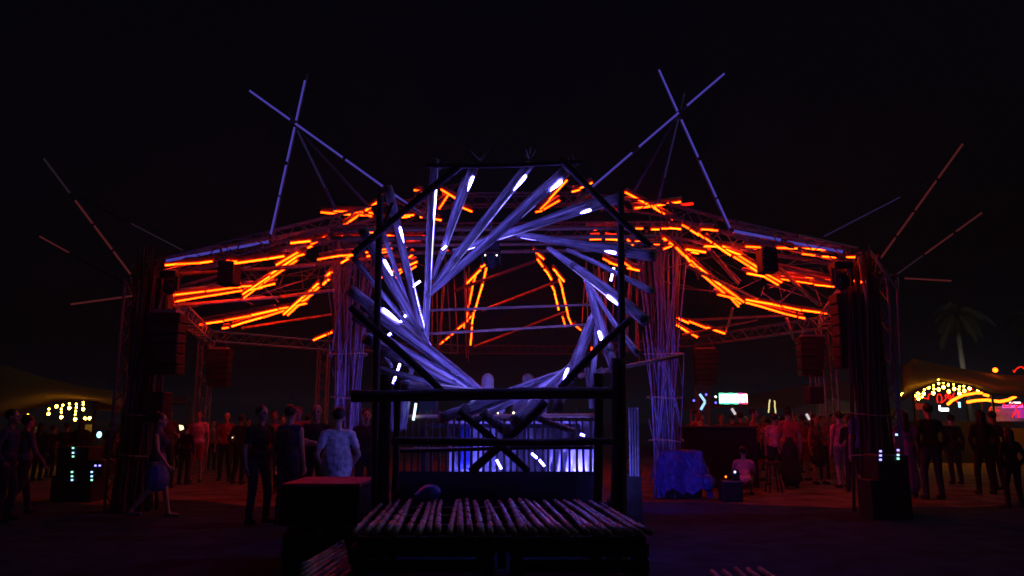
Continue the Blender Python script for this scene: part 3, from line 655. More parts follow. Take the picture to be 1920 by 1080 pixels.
lonepole('second red-lit pole right of the long one, ending lower', (1841, 399), (1678, 517), 13.2, 13.4, [(.0, .30, REDP), (.33, .66, REDP), (.68, .98, GREYP)], REDP, .024)
lonepole('level red-lit pole pointing right from the right tower', (1790, 527), (1665, 520), 13.2, 13.4, [(.05, .75, REDP)], REDP, .026)
lonepole('faint slanting pole behind the right end of the canopy edge', (1745, 340), (1540, 446), 15, 14, [(.3, .98, BLUEQ)], BLUEQ, .022)

# ------------------------------------------------------------------ cane-wrapped towers
def wrap(label, u, Y, cnt, seed):
    b = P(u, 900, Y); b.z = 0; v = P(u + (960 - u) * .0, 505, Y)
    bundle('wrapped_tower', label, b, Vector((b.x, b.y, 2.2)), Vector((b.x, b.y, v.z + .1)), cnt, .40, .26, .33, .024, 'darklog', 'cane-wrapped towers at the canopy corners', seed, 2, 1.2)
wrap('dark cane-wrapped tower at the left corner of the canopy', 256, 13.6, 40, 21)
wrap('dark cane-wrapped tower at the right corner of the canopy', 1640, 13.3, 46, 22)
# slanting struts of the right tower
for (p0, p1) in (((1630, 470), (1685, 545)), ((1682, 520), (1690, 700)), ((1668, 540), (1672, 720)), ((1610, 480), (1640, 640))):
    cane(MB(), P(*p0, 13.1), P(*p1, 13.1), .03, .025, 7).build('strut', M['bamboo'], bpy.data.objects['wrapped_tower.001'], smooth=True)

# ------------------------------------------------------------------ hanging speakers
def line_array(label, u, v0, v1, Y, w, curve=.0):
    top = P(u, v0, Y); bot = P(u, v1, Y); n_ = max(3, int((top.z - bot.z) / .17)); h = (top.z - bot.z) / n_
    t = thing('speaker_array', label, 'speaker', (top.x, Y, bot.z), 'speaker arrays hung from the canopy')
    for i in range(n_):
        z = top.z - h * (i + .5); dy = curve * (i / n_) ** 2; mb = MB(); ww = w * (1 - .25 * (i / n_))
        mb.box((top.x, Y + dy, z), (ww, .35, h * .94), bev=.015); cb = mb.build('cabinet', M['black'], t)
        MB().box((top.x, Y + dy - .178, z), (ww * .92, .008, h * .8)).build('grille', M['grille'], cb)
    MB().box((top.x, Y, top.z + .03), (w * .7, .3, .05)).build('rigging_frame', M['steel'], t)
    mb = MB()
    for s in (-1, 1): mb.tube((top.x + s * w * .3, Y, top.z + .04), (top.x + s * w * .1, Y, top.z + .5), .008, .008, 5)
    mb.build('chain', M['steel'], t)
line_array('tall speaker array hung beside the left cane-wrapped tower', 314, 588, 702, 13.4, .62, .25)
line_array('speaker array hung at the left rear of the canopy', 412, 655, 725, 21.5, .7, .2)
line_array('tall speaker array hung beside the right cane-wrapped tower', 1590, 552, 690, 13.4, .58, .25)
line_array('speaker array hung at the right rear of the canopy', 1518, 632, 706, 20, .7, .2)
line_array('speaker array hung far behind the right bamboo column', 1322, 655, 722, 25, .85, .2)
def hung(label, u, v0, v1, Y, w):
    a, b = P(u, v0, Y), P(u, v1, Y); t = speaker_box(label, (a.x, Y, b.z), (w, .35, a.z - b.z), cones=2, group='single loudspeakers hung under the canopy')
    mb = MB(); mb.tube((a.x - w * .2, Y, a.z), (a.x - w * .2, Y, a.z + .25), .01); mb.tube((a.x + w * .2, Y, a.z), (a.x + w * .2, Y, a.z + .25), .01); mb.build('hanger', M['steel'], t)
hung('single loudspeaker hung under the left front beam of the canopy', 431, 492, 536, 13, .30)
hung('single loudspeaker hung under the right front beam of the canopy', 1437, 468, 512, 13, .28)
hung('small loudspeaker hung left inside the left tower between tube rows', 308, 545, 580, 13.9, .22)
hung('loudspeaker below the tall array beside the left tower', 295, 735, 792, 13.5, .42)
hung('loudspeaker hung low in front of the rear right tents', 1525, 725, 757, 17, .32)
# moving head light in the opening
def moving_head(label, u, v, Y, s=1.0):
    c = P(u, v, Y); t = thing('moving_head_light', label, 'light', c, 'moving head lights on the canopy')
    MB().box(c + Vector((0, 0, .15 * s)), (.26 * s, .22 * s, .1 * s), bev=.012).build('base', M['black'], t)
    for q in (-1, 1): MB().box(c + Vector((q * .13 * s, 0, 0)), (.03 * s, .08 * s, .24 * s), bev=.006).build('yoke_arm', M['black'], t)
    h = MB().ell(c + Vector((0, 0, -.06 * s)), (.105 * s, .1 * s, .12 * s), 16, 10).build('head', M['black'], t, smooth=True)
    MB().tube(c + Vector((0, -.1 * s, -.06 * s)), c + Vector((0, -.115 * s, -.06 * s)), .06 * s, .06 * s, 14).build('lens', M['grille'], h)
    return t, c
t_, c_ = moving_head('dark moving head light hung in the middle of the iris opening', 921, 482, 10.9)
for s in (-1, 1): MB().ell(c_ + Vector((s * .085, -.125, -.0)), (.012, .012, .012), 8, 6).build('indicator', WHITEL, t_)
MB().tube(c_ + Vector((0, 0, .2)), c_ + Vector((0, 0, .55)), .015).build('clamp', M['steel'], t_)
t_, c_ = moving_head('moving head light clamped beside the right tower', 1578, 520, 13.0, 1.3)
mb = MB(); mb.curve([P(1565, 505, 12.95), P(1590, 502, 12.95), P(1592, 538, 12.95), P(1566, 540, 12.95), P(1565, 505, 12.95)], .02, 6); mb.build('guard_frame', M['steel'], t_)
moving_head('moving head light clamped beside the left tower', 318, 532, 13.0, 1.1)

# ------------------------------------------------------------------ tents
def tent(label, rows, cols, m, posts, nsub=24):
    """rows: list of polylines (lists of points), lofted with smoothing into one sheet"""
    b = rows[0][0]; t = thing('stretch_tent', label, 'tent', (b.x, b.y, 0), 'stretch tents around the field')
    grid = []
    def samp(pl, u):
        u = u * (len(pl) - 1); i = min(len(pl) - 2, int(u)); f = u - i; f = f * f * (3 - 2 * f) * .35 + f * .65
        return pl[i].lerp(pl[i + 1], f)
    R_ = [[samp(pl, j / nsub) for j in range(nsub + 1)] for pl in rows]
    for i in range(len(R_) - 1):
        for k in range(6):
            f = k / 6; grid.append([R_[i][j].lerp(R_[i + 1][j], f) - Vector((0, 0, .12 * math.sin(math.pi * f))) for j in range(nsub + 1)])
    grid.append(R_[-1])
    o = MB().sheet(grid).build('canopy_cloth', m, t, smooth=True); o.modifiers.new('thick', 'SOLIDIFY').thickness = .02
    for p in posts: MB().tube((p.x, p.y, 0), p, .05, .04, 8).build('pole', M['darklog'], t, smooth=True)
    return t
def line(pts, Y): return [P(u, v, Y) for u, v in pts]
tent('large olive stretch tent at the left edge with a pointed peak', [line([(-220, 806), (-60, 792), (30, 776), (110, 752), (180, 752), (238, 768)], 23), line([(-220, 735), (-60, 705), (5, 684), (90, 710), (160, 726), (240, 736)], 27),
      line([(-220, 790), (-60, 775), (20, 760), (110, 757), (180, 755), (240, 762)], 34)], 0, M['tent'], [P(30, 776, 23), P(180, 752, 23), P(5, 690, 27), P(-60, 792, 23)])
tent('low rust-coloured stretch tent behind the left tower', [line([(170, 768), (235, 770), (300, 758), (355, 752)], 29), line([(170, 742), (240, 738), (300, 744), (352, 745)], 32), line([(170, 764), (240, 764), (300, 760), (350, 757)], 38)], 0, M['tentred'], [P(235, 770, 29), P(355, 752, 29)])
tent('olive stretch tent at the right edge with a tall corner peak', [line([(1690, 752), (1712, 738), (1760, 715), (1810, 722), (1860, 740), (1960, 745), (2080, 742)], 25), line([(1690, 690), (1712, 672), (1770, 685), (1840, 697), (1890, 703), (1980, 700), (2080, 705)], 29),
      line([(1690, 740), (1715, 730), (1770, 728), (1840, 730), (1890, 735), (1980, 735), (2080, 735)], 36)], 0, M['tent'], [P(1712, 738, 25), P(1860, 740, 25), P(1712, 680, 29), P(1960, 745, 25)])
tent('rust-coloured low stretch tent behind the red crowd on the right', [line([(1265, 768), (1330, 764), (1400, 762), (1470, 766), (1560, 772), (1640, 768)], 33), line([(1265, 748), (1340, 744), (1420, 738), (1500, 722), (1560, 712), (1640, 722)], 38), line([(1265, 762), (1340, 760), (1420, 758), (1500, 752), (1560, 748), (1640, 750)], 45)], 0, M['tentred'], [P(1330, 764, 33), P(1470, 766, 33)])
tent('grey peaked tent between the crowd and the rust tent on the right', [line([(1480, 790), (1530, 778), (1600, 772), (1680, 786)], 29), line([(1480, 768), (1535, 748), (1600, 752), (1680, 768)], 32), line([(1480, 782), (1530, 776), (1600, 774), (1680, 780)], 37)], 0, M['tentgrey'], [P(1530, 778, 29), P(1600, 772, 29)])

# ------------------------------------------------------------------ festoon bulbs
def bulbs(label, pts, Y, r, m, topv=None):
    t0 = P(*pts[0], Y); t = thing('bulb_string', label, 'bulbs', t0, 'strings of warm bulbs'); 
    if len(pts) > 1: mb = MB(); mb.curve([P(*p, Y) for p in pts], .006, 4); mb.build('cord', M['wire'], t)
    if topv is not None: MB().tube(P(pts[0][0], topv, Y), t0, .006, .006, 4).build('hanger', M['wire'], t)
    for i, p in enumerate(pts):
        c = P(*p, Y); rr = r * (1.25 if i == len(pts) - 1 else .8)
        bo = MB().ell(c, (rr, rr, rr * 1.25), 10, 7).build('bulb', m, t, smooth=True)
        MB().tube(c + Vector((0, 0, rr * 1.1)), c + Vector((0, 0, rr * 1.6)), rr * .4, rr * .4, 6).build('socket', M['black'], bo)
LB = [[(52, 779)], [(92, 767), (91, 776)], [(106, 762)], [(118, 760), (115, 767), (115, 773), (115, 782)], [(130, 757), (130, 765)], [(143, 758), (143, 764), (142, 771), (141, 777), (141, 786)], [(156, 753), (156, 758), (156, 767)], [(159, 785)], [(168, 784)]]
for i, s in enumerate(LB): bulbs('%s string of warm bulbs from the left under the left olive tent' % ('first second third fourth fifth sixth seventh eighth ninth'.split()[i]), s, 24.5, .036, WARM, s[0][1] - 10)
RB = [[(1692, 740)], [(1713, 731), (1720, 736), (1726, 730), (1723, 739), (1717, 742), (1729, 744), (1722, 747)], [(1741, 726)], [(1760, 713), (1760, 719), (1760, 730)], [(1778, 717), (1778, 722), (1779, 734)], [(1788, 720), (1789, 729)], [(1799, 725), (1798, 730), (1799, 738)], [(1807, 724), (1808, 733)], [(1733, 730), (1732, 738)], [(1750, 722), (1751, 729), (1750, 737)], [(1769, 717), (1769, 726)], [(1818, 728)], [(1834, 731)]]
for i, s in enumerate(RB): bulbs('%s string of warm bulbs from the left under the right olive tent' % (['first', 'second', 'fourth', 'sixth', 'eighth', 'ninth', 'tenth', 'eleventh', 'third', 'fifth', 'seventh', 'twelfth', 'thirteenth'][i]), s, 26, .040, WARM, s[0][1] - 9)
tag(MB().ell(P(1866, 694, 28.5), (.09, .09, .09), 10, 8).build('round_lamp', YELL, smooth=True), 'single amber lamp glowing on the ridge of the right tent', 'lamp')
# rope lights of the right stall
def rope(label, pts, Y, r, m, name='rope_light'):
    mb = MB(); mb.curve([P(*p, Y + .1 * math.sin(i * 2.1)) for i, p in enumerate(pts)], r, 6)
    tag(mb.build(name, m, smooth=True), label, 'light', 'rope lights on the right stall')
rope('upper amber rope light rising over the right stall', [(1777, 758), (1785, 751), (1795, 746), (1806, 741), (1818, 739), (1830, 737), (1841, 737)], 27, .05, YELL)
rope('short amber rope light right of the upper amber one', [(1845, 740), (1853, 742)], 27, .05, YELL)
rope('long lower amber rope light across the right stall', [(1814, 754), (1830, 751), (1850, 750), (1875, 753), (1890, 750), (1905, 743)], 27, .055, YELL)
def squig(label, c, w, h, n_, seed, Y=27.5):
    rg = random.Random(seed); rope(label, [(c[0] + w * (i / n_ - .5) * .8 + 2.5 * math.cos(i * 1.3), c[1] + h * .35 * math.sin(i * 1.3 / 1.7 + seed) + 2 * math.sin(i * 1.3)) for i in range(n_ * 2 + 1)][:n_ * 2], Y, .02, REDL)
squig('red squiggle of rope light at the tent corner, leftmost', (1722, 744), 22, 14, 7, 1)
squig('red squiggle of rope light left of the amber ropes', (1762, 748), 16, 22, 8, 2)
squig('red squiggle of rope light beside the start of the amber rope', (1780, 745), 12, 26, 8, 3)
squig('red squiggle of rope light above the upper amber rope', (1812, 734), 10, 8, 5, 4)
squig('red squiggle of rope light under the lower amber rope', (1890, 760), 26, 12, 9, 5)
squig('red squiggle of rope light falling at the right edge', (1902, 774), 10, 20, 7, 6)
squig('red squiggle of rope light at the far right above the lamp', (1908, 692), 26, 12, 6, 7, 28.4)
squig('red squiggle of rope light low beside the dark group', (1858, 768), 12, 10, 5, 8)
# lit stall at the right edge
stall = thing('market_stall', 'stall with pink lit board at the right edge', 'stall', (P(1895, 850, 28).x, 28, 0))
MB().box(P(1893, 776, 28.3), (1.4, .06, .55)).build('back_board', M['white'], stall)
MB().box(P(1899, 762, 28), (.75, .05, .12)).build('lit_sign', PINKL, stall); MB().box(P(1912, 775, 27.9), (.35, .05, .35)).build('lit_board', emis('magenta_board', (.8, .05, .6), .5), stall)
cc = P(1900, 803, 28); MB().box((cc.x, 27.8, cc.z / 2), (1.9, .6, cc.z)).build('counter', M['tent'], stall)
for s in (-1, 1): MB().tube((cc.x + s * .95, 28.2, 0), (cc.x + s * .95, 28.2, P(0, 740, 28.2).z), .04).build('post', M['darklog'], stall)
for k, (u, v, w, h, m) in enumerate(((1771, 768, .3, .12, WHITEL), (1799, 759, .07, .2, CYANL), (1903, 755, .4, .05, WHITEL), (1762, 765, .06, .2, WHITEL), (1727, 762, .5, .22, emis('dim_red_sign', (.4, .02, .01), .5)))):
    MB().box(P(u, v, 27.8), (w, .05, h), bev=.01).build('lit_panel', m, stall)
MB().box((P(1800, 790, 28.4).x, 28.4, .75), (3.6, .5, 1.5)).build('side_counter', M['blackcloth'], stall)
# lit stalls on the left, small
def glow(name, label, u, v, Y, w, h, m, cat='light', foot=True):
    c = P(u, v, Y); t = thing(name, label, cat, (c.x, c.y, 0)); MB().ell(c, (w, .06, h), 12, 8).build('diffuser', m, t, smooth=True)
    MB().box(c + Vector((0, .05, 0)), (w * 1.9, .05, h * 1.8), bev=.01).build('housing', M['black'], t)
    MB().tube((c.x, c.y + .07, 0), (c.x, c.y + .07, c.z), .025, .025, 6).build('stand', M['black'], t)
WARM2 = emis('warm_stall_light', (1.0, .74, .34), 2.2)
glow('stall_light', 'bright cool lamp on a stand left of the left tower', 186, 815, 26, .085, .11, CYANL)
glow('stall_light', 'wide bright warm stall light right of the left tower', 334, 802, 32, .28, .12, WARM2)
glow('stall_light', 'smaller warm stall light just left of the wide one', 313, 803, 32, .12, .11, WARM2)
glow('stall_light', 'tiny warm lamp between the red crowd on the left', 358, 799, 32, .06, .08, WARM2)
glow('stall_light', 'thin upright warm lamp behind the walking person', 270, 811, 30, .04, .16, WARM2)
glow('stall_light', 'tiny lamp left of the two standing friends', 436, 818, 28, .045, .07, WARM2)
glow('stall_light', 'tiny warm lamp right of the wide stall light', 378, 803, 32, .04, .09, WARM2)
MB_ = MB().box(P(165, 803, 27), (.36, .03, .26), bev=.01); tag(MB_.build('notice_board', M['white']), 'pale notice board beyond the racks under the left tent', 'board')
MB().tube((P(165, 803, 27).x, 27.04, 0), P(165, 803, 27.04), .03).build('stand', M['black'], bpy.data.objects['notice_board'])
# LED sign
sg = thing('led_sign', 'bright sign of white letters edged green and red above the bar', 'sign', P(1375, 747, 24))
MB().box(P(1375, 747, 24.1), (.98, .08, .38), bev=.02).build('panel', M['black'], sg)
SW = emis('sign_white', (.95, 1.0, .98), 3.0)
for k in range(6):
    u = 1353 + k * 8.8; m = GREENL if k < 4 else (emis('sign_red', (1.0, .06, .12), 1.6) if k == 5 else PINKL)
    hw = 4.2; Y = 23.98; w = hw * 2 / F * Y
    MB().box(P(u, 747 + (k % 2) * .6, Y + .03), (w * 1.12, .03, .345), bev=.012).build('letter_edge', m, sg)
    lo = MB(); px_ = P(u, 747, Y).x; zc = P(u, 747, Y).z
    lo.box((px_ - w * .3, Y - .005, zc), (w * .34, .02, .25)); lo.box((px_ + w * .3, Y - .008, zc), (w * .34, .02, .25))
    lo.box((px_, Y - .011, zc + (.1 if k % 2 else -.02)), (w * .8, .02, .075)); 
    if k % 3 == 0: lo.box((px_, Y - .014, zc - .1), (w * .8, .02, .06))
    lo.build('letter', SW, sg)
for p0, p1, m in (((1312, 740), (1322, 754), CYANL), ((1322, 755), (1313, 769), CYANL)):
    pass
ch = MB(); ch.tube(P(1312, 739, 24), P(1322, 753, 24), .04); ch.tube(P(1322, 754, 24), P(1314, 768, 24), .04)
tag(ch.build('chevron_light', emis('pale_blue_led', (.30, .55, 1.0), 1.6)), 'pale blue chevron-shaped light left of the bright sign', 'light')
for k, (u, v, m, lab) in enumerate(((1342, 744, WHITEL, 'upper small blue-white lamp beside the bright sign'), (1342, 755, BLUED, 'lower small blue lamp beside the bright sign'), (1301, 751, BLUED, 'small blue lamp left of the chevron light'), (1324, 740, BLUED, 'small blue lamp at the top of the chevron light'))):
    tag(MB().ell(P(u, v, 24), (.035, .035, .035), 8, 6).build('small_lamp', m), lab, 'lamp', 'small lamps around the sign')
for k, u in enumerate((1443, 1452)):
    rg = random.Random(k); mb = MB(); mb.curve([P(u + rg.uniform(-.7, .7) + i * .25 * (1 if k else -1), 749 + i * 3.1 + 2 * k, 26) for i in range(9)], .026, 5)
    tag(mb.build('light_strip', emis('yellow_strip', (1.0, .85, .32), .85)), '%s of two upright yellow light strips over the red crowd' % ('left' if k == 0 else 'right'), 'light', 'yellow strips')
for u0, v0, u1, v1, Y, lab in ((1372, 766, 1379, 777, 20, 'lit phone screen held up below the bright sign'), (1512, 776, 1518, 787, 20, 'lit phone screen held in the red crowd')):
    a, b = P(u0, v0, Y), P(u1, v1, Y); mb = MB(); mb.tube(a, b, .035, .035, 4); tag(mb.build('phone', emis('phone_screen', (.8, .72, .75), .8)), lab, 'phone', 'phones in the crowd')

# ------------------------------------------------------------------ palms
UPL = emis('added_palm_light', (1.0, .92, .78), 40.0)  # emission of the lamp added to brighten the palm
def palm(label, u, vtop, Y, n_, L, seed, lit=False):
    rg = random.Random(seed); top = P(u, vtop, Y); t = thing('palm_tree', label, 'palm', (top.x + .4, Y, 0), 'palms behind the right tent')
    mb = MB(); pts = []; rad = []
    for i in range(15):
        f = i / 14; pts.append(Vector((top.x + .4 * (1 - f) ** 2, Y, top.z * f))); rad.append(.2 - .09 * f + (.02 if i % 2 else 0))
    mb.rings(pts, rad, 9); mb.build('trunk', M['trunk'], t, smooth=True)
    ul = Vector((top.x - .9, Y - 1.6, 3.9)); MB().tube((ul.x, ul.y, 0), ul, .04, .04, 6).build('added_uplight_post', M['black'], t); lit and MB().tube(ul, ul + Vector((.05, .12, .1)), .15, .17, 12).build('added_uplight', UPL, t)  # unseen post and lamp added behind the tent to light the fronds
    for k in range(n_):
        a = 2 * math.pi * k / n_ + rg.uniform(-.2, .2); el = rg.uniform(-.5, 1.1); l = L * rg.uniform(.8, 1.1); f = MB()
        d = Vector((math.cos(a) * math.cos(el), math.sin(a) * math.cos(el), math.sin(el))); p = top.copy(); prev = p; nseg = 14; side = d.cross(Vector((0, 0, 1))).normalized(); pts = [p]
        for s in range(nseg):
            d = (d + Vector((0, 0, -.16))).normalized(); p = p + d * l / nseg; pts.append(p)
        f.rings(pts, [.03 * (1 - i / (nseg + 1)) + .004 for i in range(nseg + 1)], 4)
        for s in range(1, nseg):
            for q in (-1, 1):
                for h_ in (0, .5):
                    o = pts[s].lerp(pts[s + 1], h_); ll = l * .26 * math.sin(math.pi * (.12 + .8 * s / nseg)) * rg.uniform(.8, 1.2)
                    tip = o + side * q * ll * .75 + (pts[s + 1] - pts[s]).normalized() * ll * .5 - Vector((0, 0, ll * .45)); w = (pts[s + 1] - pts[s]).normalized() * .05
                    b = len(f.v); f.v += [o - w, o + w, tip]; f.face((b, b + 1, b + 2))
        f.build('frond', M['palm'], t)
palm('tall palm tree rising behind the right tent', 1793, 588, 46, 20, 2.3, 4, True)
palm('palm tree cut by the right edge of the picture', 1936, 600, 50, 18, 2.6, 8)

# ------------------------------------------------------------------ racks, boxes and gear
def rack(label, u, Y, cols, leds, hh=1.05):
    c = P(u, 880, Y); t = thing('amplifier_rack', label, 'rack', (c.x, Y, 0), 'racks of amplifiers')
    for (du, w, z0, h) in cols:
        x = P(u + du, 880, Y).x; MB().box((x, Y + .25, z0 + h / 2), (w, .5, h), bev=.012).build('case', M['black'], t)
        k = int(h / .14)
        for i in range(k): MB().box((x, Y - .006, z0 + .07 + (h - .1) * i / k), (w * .88, .012, .1), bev=.003).build('rack_unit', M['grille'], t)
    for (lu, lv, m) in leds:
        MB().box(P(lu, lv, Y - .02), (.038, .012, .032)).build('indicator', m, t)
GB = emis('indicator_blue', (.35, .6, 1.0), 2.2); GG = emis('indicator_green', (.35, 1.0, .75), 1.6); GV = emis('indicator_violet', (.3, .28, 1.0), 2.6)
rack('stack of dark amplifier racks with cyan indicators left of the left tower', 150, 15, [(-32, .42, 0, .5), (5, .42, 0, .5), (-16, .62, .5, .55), (28, .3, .5, .3)],
     [(137, 840, GG), (137, 849, GB), (137, 856, GG), (135, 885, GG), (135, 893, GG), (135, 900, GB), (172, 885, GB), (172, 893, GB), (172, 900, GG), (179, 873, GV), (187, 873, GV)])
rack('stack of dark amplifier racks with violet indicators right of the right tower', 1668, 12.4, [(-17, .36, 0, .62), (16, .36, 0, .62), (8, .5, .62, .4)],
     [(1651, 846, GV), (1651, 854, GV), (1651, 862, GV), (1684, 844, GV), (1684, 853, GB), (1684, 860, GG), (1681, 815, GB)])
# tarpaulin-covered box
rg = random.Random(12); Y = 15.6; x0, x1 = P(1243, 880, Y).x, P(1333, 880, Y).x; tb = thing('covered_box', 'box under a crumpled blue tarpaulin right of the portal', 'box', ((x0 + x1) / 2, Y + .3, 0))
zt = P(0, 848, Y).z
MB().box(((x0 + x1) / 2 - .08, Y + .35, zt / 2 - .02), (.78, .6, zt - .06), bev=.02).build('box', M['black'], tb)
grid = []; nx, ny = 44, 36; cxm = (x0 + x1) / 2 - .08
for i in range(ny + 1):
    row = []
    for j in range(nx + 1):
        u = (j / nx - .5) * 1.9; v = (i / ny - .35) * 1.75
        xx = max(-.41, min(.41, u)); yy = max(-.32, min(.32, v)); ov = abs(u - xx) + abs(v - yy)
        zz = zt + .01 - ov * (.95 if rg else 1) + .05 * math.sin(u * 9 + v * 4) * min(1, ov * 4) + rg.uniform(-.022, .022) + .03 * math.sin(u * 23 + math.sin(v * 17) * 2) * min(1, ov * 6)
        ox = xx + (u - xx) * .25 + rg.uniform(-.015, .015) + .03 * math.sin(v * 13) * min(1, ov * 5); oy = yy + (v - yy) * .22 + rg.uniform(-.015, .015) - .05 * math.sin(u * 11 + 1) * min(1, ov * 4)
        row.append(Vector((cxm + ox, Y + .35 - oy, max(.04, zz))))
    grid.append(row)
to = MB().sheet(grid).build('tarpaulin', M['tarp'], tb); to.modifiers.new('thick', 'SOLIDIFY').thickness = .006
mb = MB(); mb.ell(P(1328, 905, 15.3), (.13, .1, .16), 14, 10, .2, rg); mb.build('tarpaulin_fold', M['tarp'], tb, smooth=True)
# amplifier box with gadget
ab = speaker_box('small boxy amplifier standing on the ground right of the tarpaulin box', (P(1374, 900, 15.0).x, 15.2, 0), (.40, .34, .40), cones=1, name='combo_amplifier', cat='amplifier')
MB().box((P(1374, 900, 15.0).x, 15.0, .385), (.4, .02, .025)).build('trim', M['steel'], ab)
gd = thing('spot_lamp', 'little spot lamp with blue and orange lights standing on the small amplifier', 'lamp', (P(1378, 885, 15.2).x, 15.2, .40))
MB().box((P(1378, 885, 15.2).x, 15.2, .43), (.16, .14, .05), bev=.01).build('base', M['black'], gd)
MB().ell(Vector((P(1378, 885, 15.2).x, 15.2, .52)), (.1, .09, .09), 14, 9).build('head', M['black'], gd, smooth=True)
MB().ell(P(1378, 885, 15.08), (.025, .02, .025), 8, 6).build('lens', emis('spot_blue', (.4, .5, 1.0), 3), gd); MB().ell(P(1361, 894, 15.05), (.018, .018, .02), 8, 6).build('indicator', YELL, gd)
# bar counter, stool
bc = thing('bar_counter', 'long black counter behind the tarpaulin box', 'counter', (P(1350, 800, 18).x, 18, 0)); xa, xb = P(1278, 800, 18).x, P(1422, 800, 18).x; zt = P(0, 799, 18).z
MB().box(((xa + xb) / 2, 18.35, (zt - .05) / 2), (xb - xa - .06, .62, zt - .05), bev=.01).build('front', M['blackcloth'], bc)
MB().box(((xa + xb) / 2, 18.33, zt - .022), (xb - xa, .75, .044), bev=.01).build('top', M['plank'], bc)
stl = thing('bar_stool', 'low dark stool in front of the red crowd on the right', 'stool', (P(1450, 900, 16.8).x, 16.8, 0)); x = P(1450, 900, 16.8).x
zs_ = P(0, 866, 16.8).z
MB().rings([(x, 16.8, zs_ - .06), (x, 16.8, zs_ - .05), (x, 16.8, zs_)], [.17, .2, .19], 16).build('seat', M['black'], stl, smooth=True)
for k in range(4):
    a = math.pi / 4 + k * math.pi / 2; MB().tube((x + math.cos(a) * .2, 16.8 + math.sin(a) * .2, 0), (x + math.cos(a) * .1, 16.8 + math.sin(a) * .1, zs_ - .05), .018).build('leg', M['black'], stl)

# ------------------------------------------------------------------ people
SLOTS = ['skin', 'top', 'bottom', 'shoe', 'eye', 'lip']
SK = {'fair': mat('skin_fair', (.50, .33, .25), .55, var=.1), 'tan': mat('skin_tan', (.36, .22, .15), .55, var=.1), 'dark': mat('skin_dark', (.16, .09, .06), .55, var=.1)}
CLN = {'black': (.015, .015, .018), 'white': (.66, .64, .66), 'navy': (.03, .04, .11), 'blue': (.12, .15, .5), 'pink': (.6, .26, .26), 'grey': (.2, .2, .21), 'red': (.4, .06, .05), 'cream': (.5, .42, .34), 'purple': (.22, .1, .3), 'denim': (.03, .036, .06), 'brown': (.1, .06, .04)}
CL = {k: mat('cloth_' + k, v, .9, var=.3, scale=11, bump=.9) for k, v in CLN.items()}
HR = {'dark': mat('hair_dark', (.012, .009, .008), .5, var=.3, scale=40), 'brown': mat('hair_brown', (.06, .035, .02), .5, var=.3, scale=40), 'blond': mat('hair_blond', (.72, .66, .60), .5, var=.3, scale=40)}
EYE = mat('eye_dark', (.02, .018, .016), .2); LIP = mat('lip', (.3, .12, .1), .5)

def cap(mb, a, b, r0, r1, n_=10):
    a, b = Vector(a), Vector(b); d = (b - a); L = d.length; d = d / max(L, 1e-6)
    pts = []; rad = []
    for k in range(4): t = math.pi / 2 * k / 4; pts.append(a - d * r0 * math.cos(t)); rad.append(max(1e-4, r0 * math.sin(t)))
    pts.append(a); rad.append(r0); pts.append(b); rad.append(r1)
    for k in range(1, 5): t = math.pi / 2 * k / 4; pts.append(b + d * r1 * math.sin(t)); rad.append(max(1e-4, r1 * math.cos(t)))
    mb.rings(pts, rad, n_)

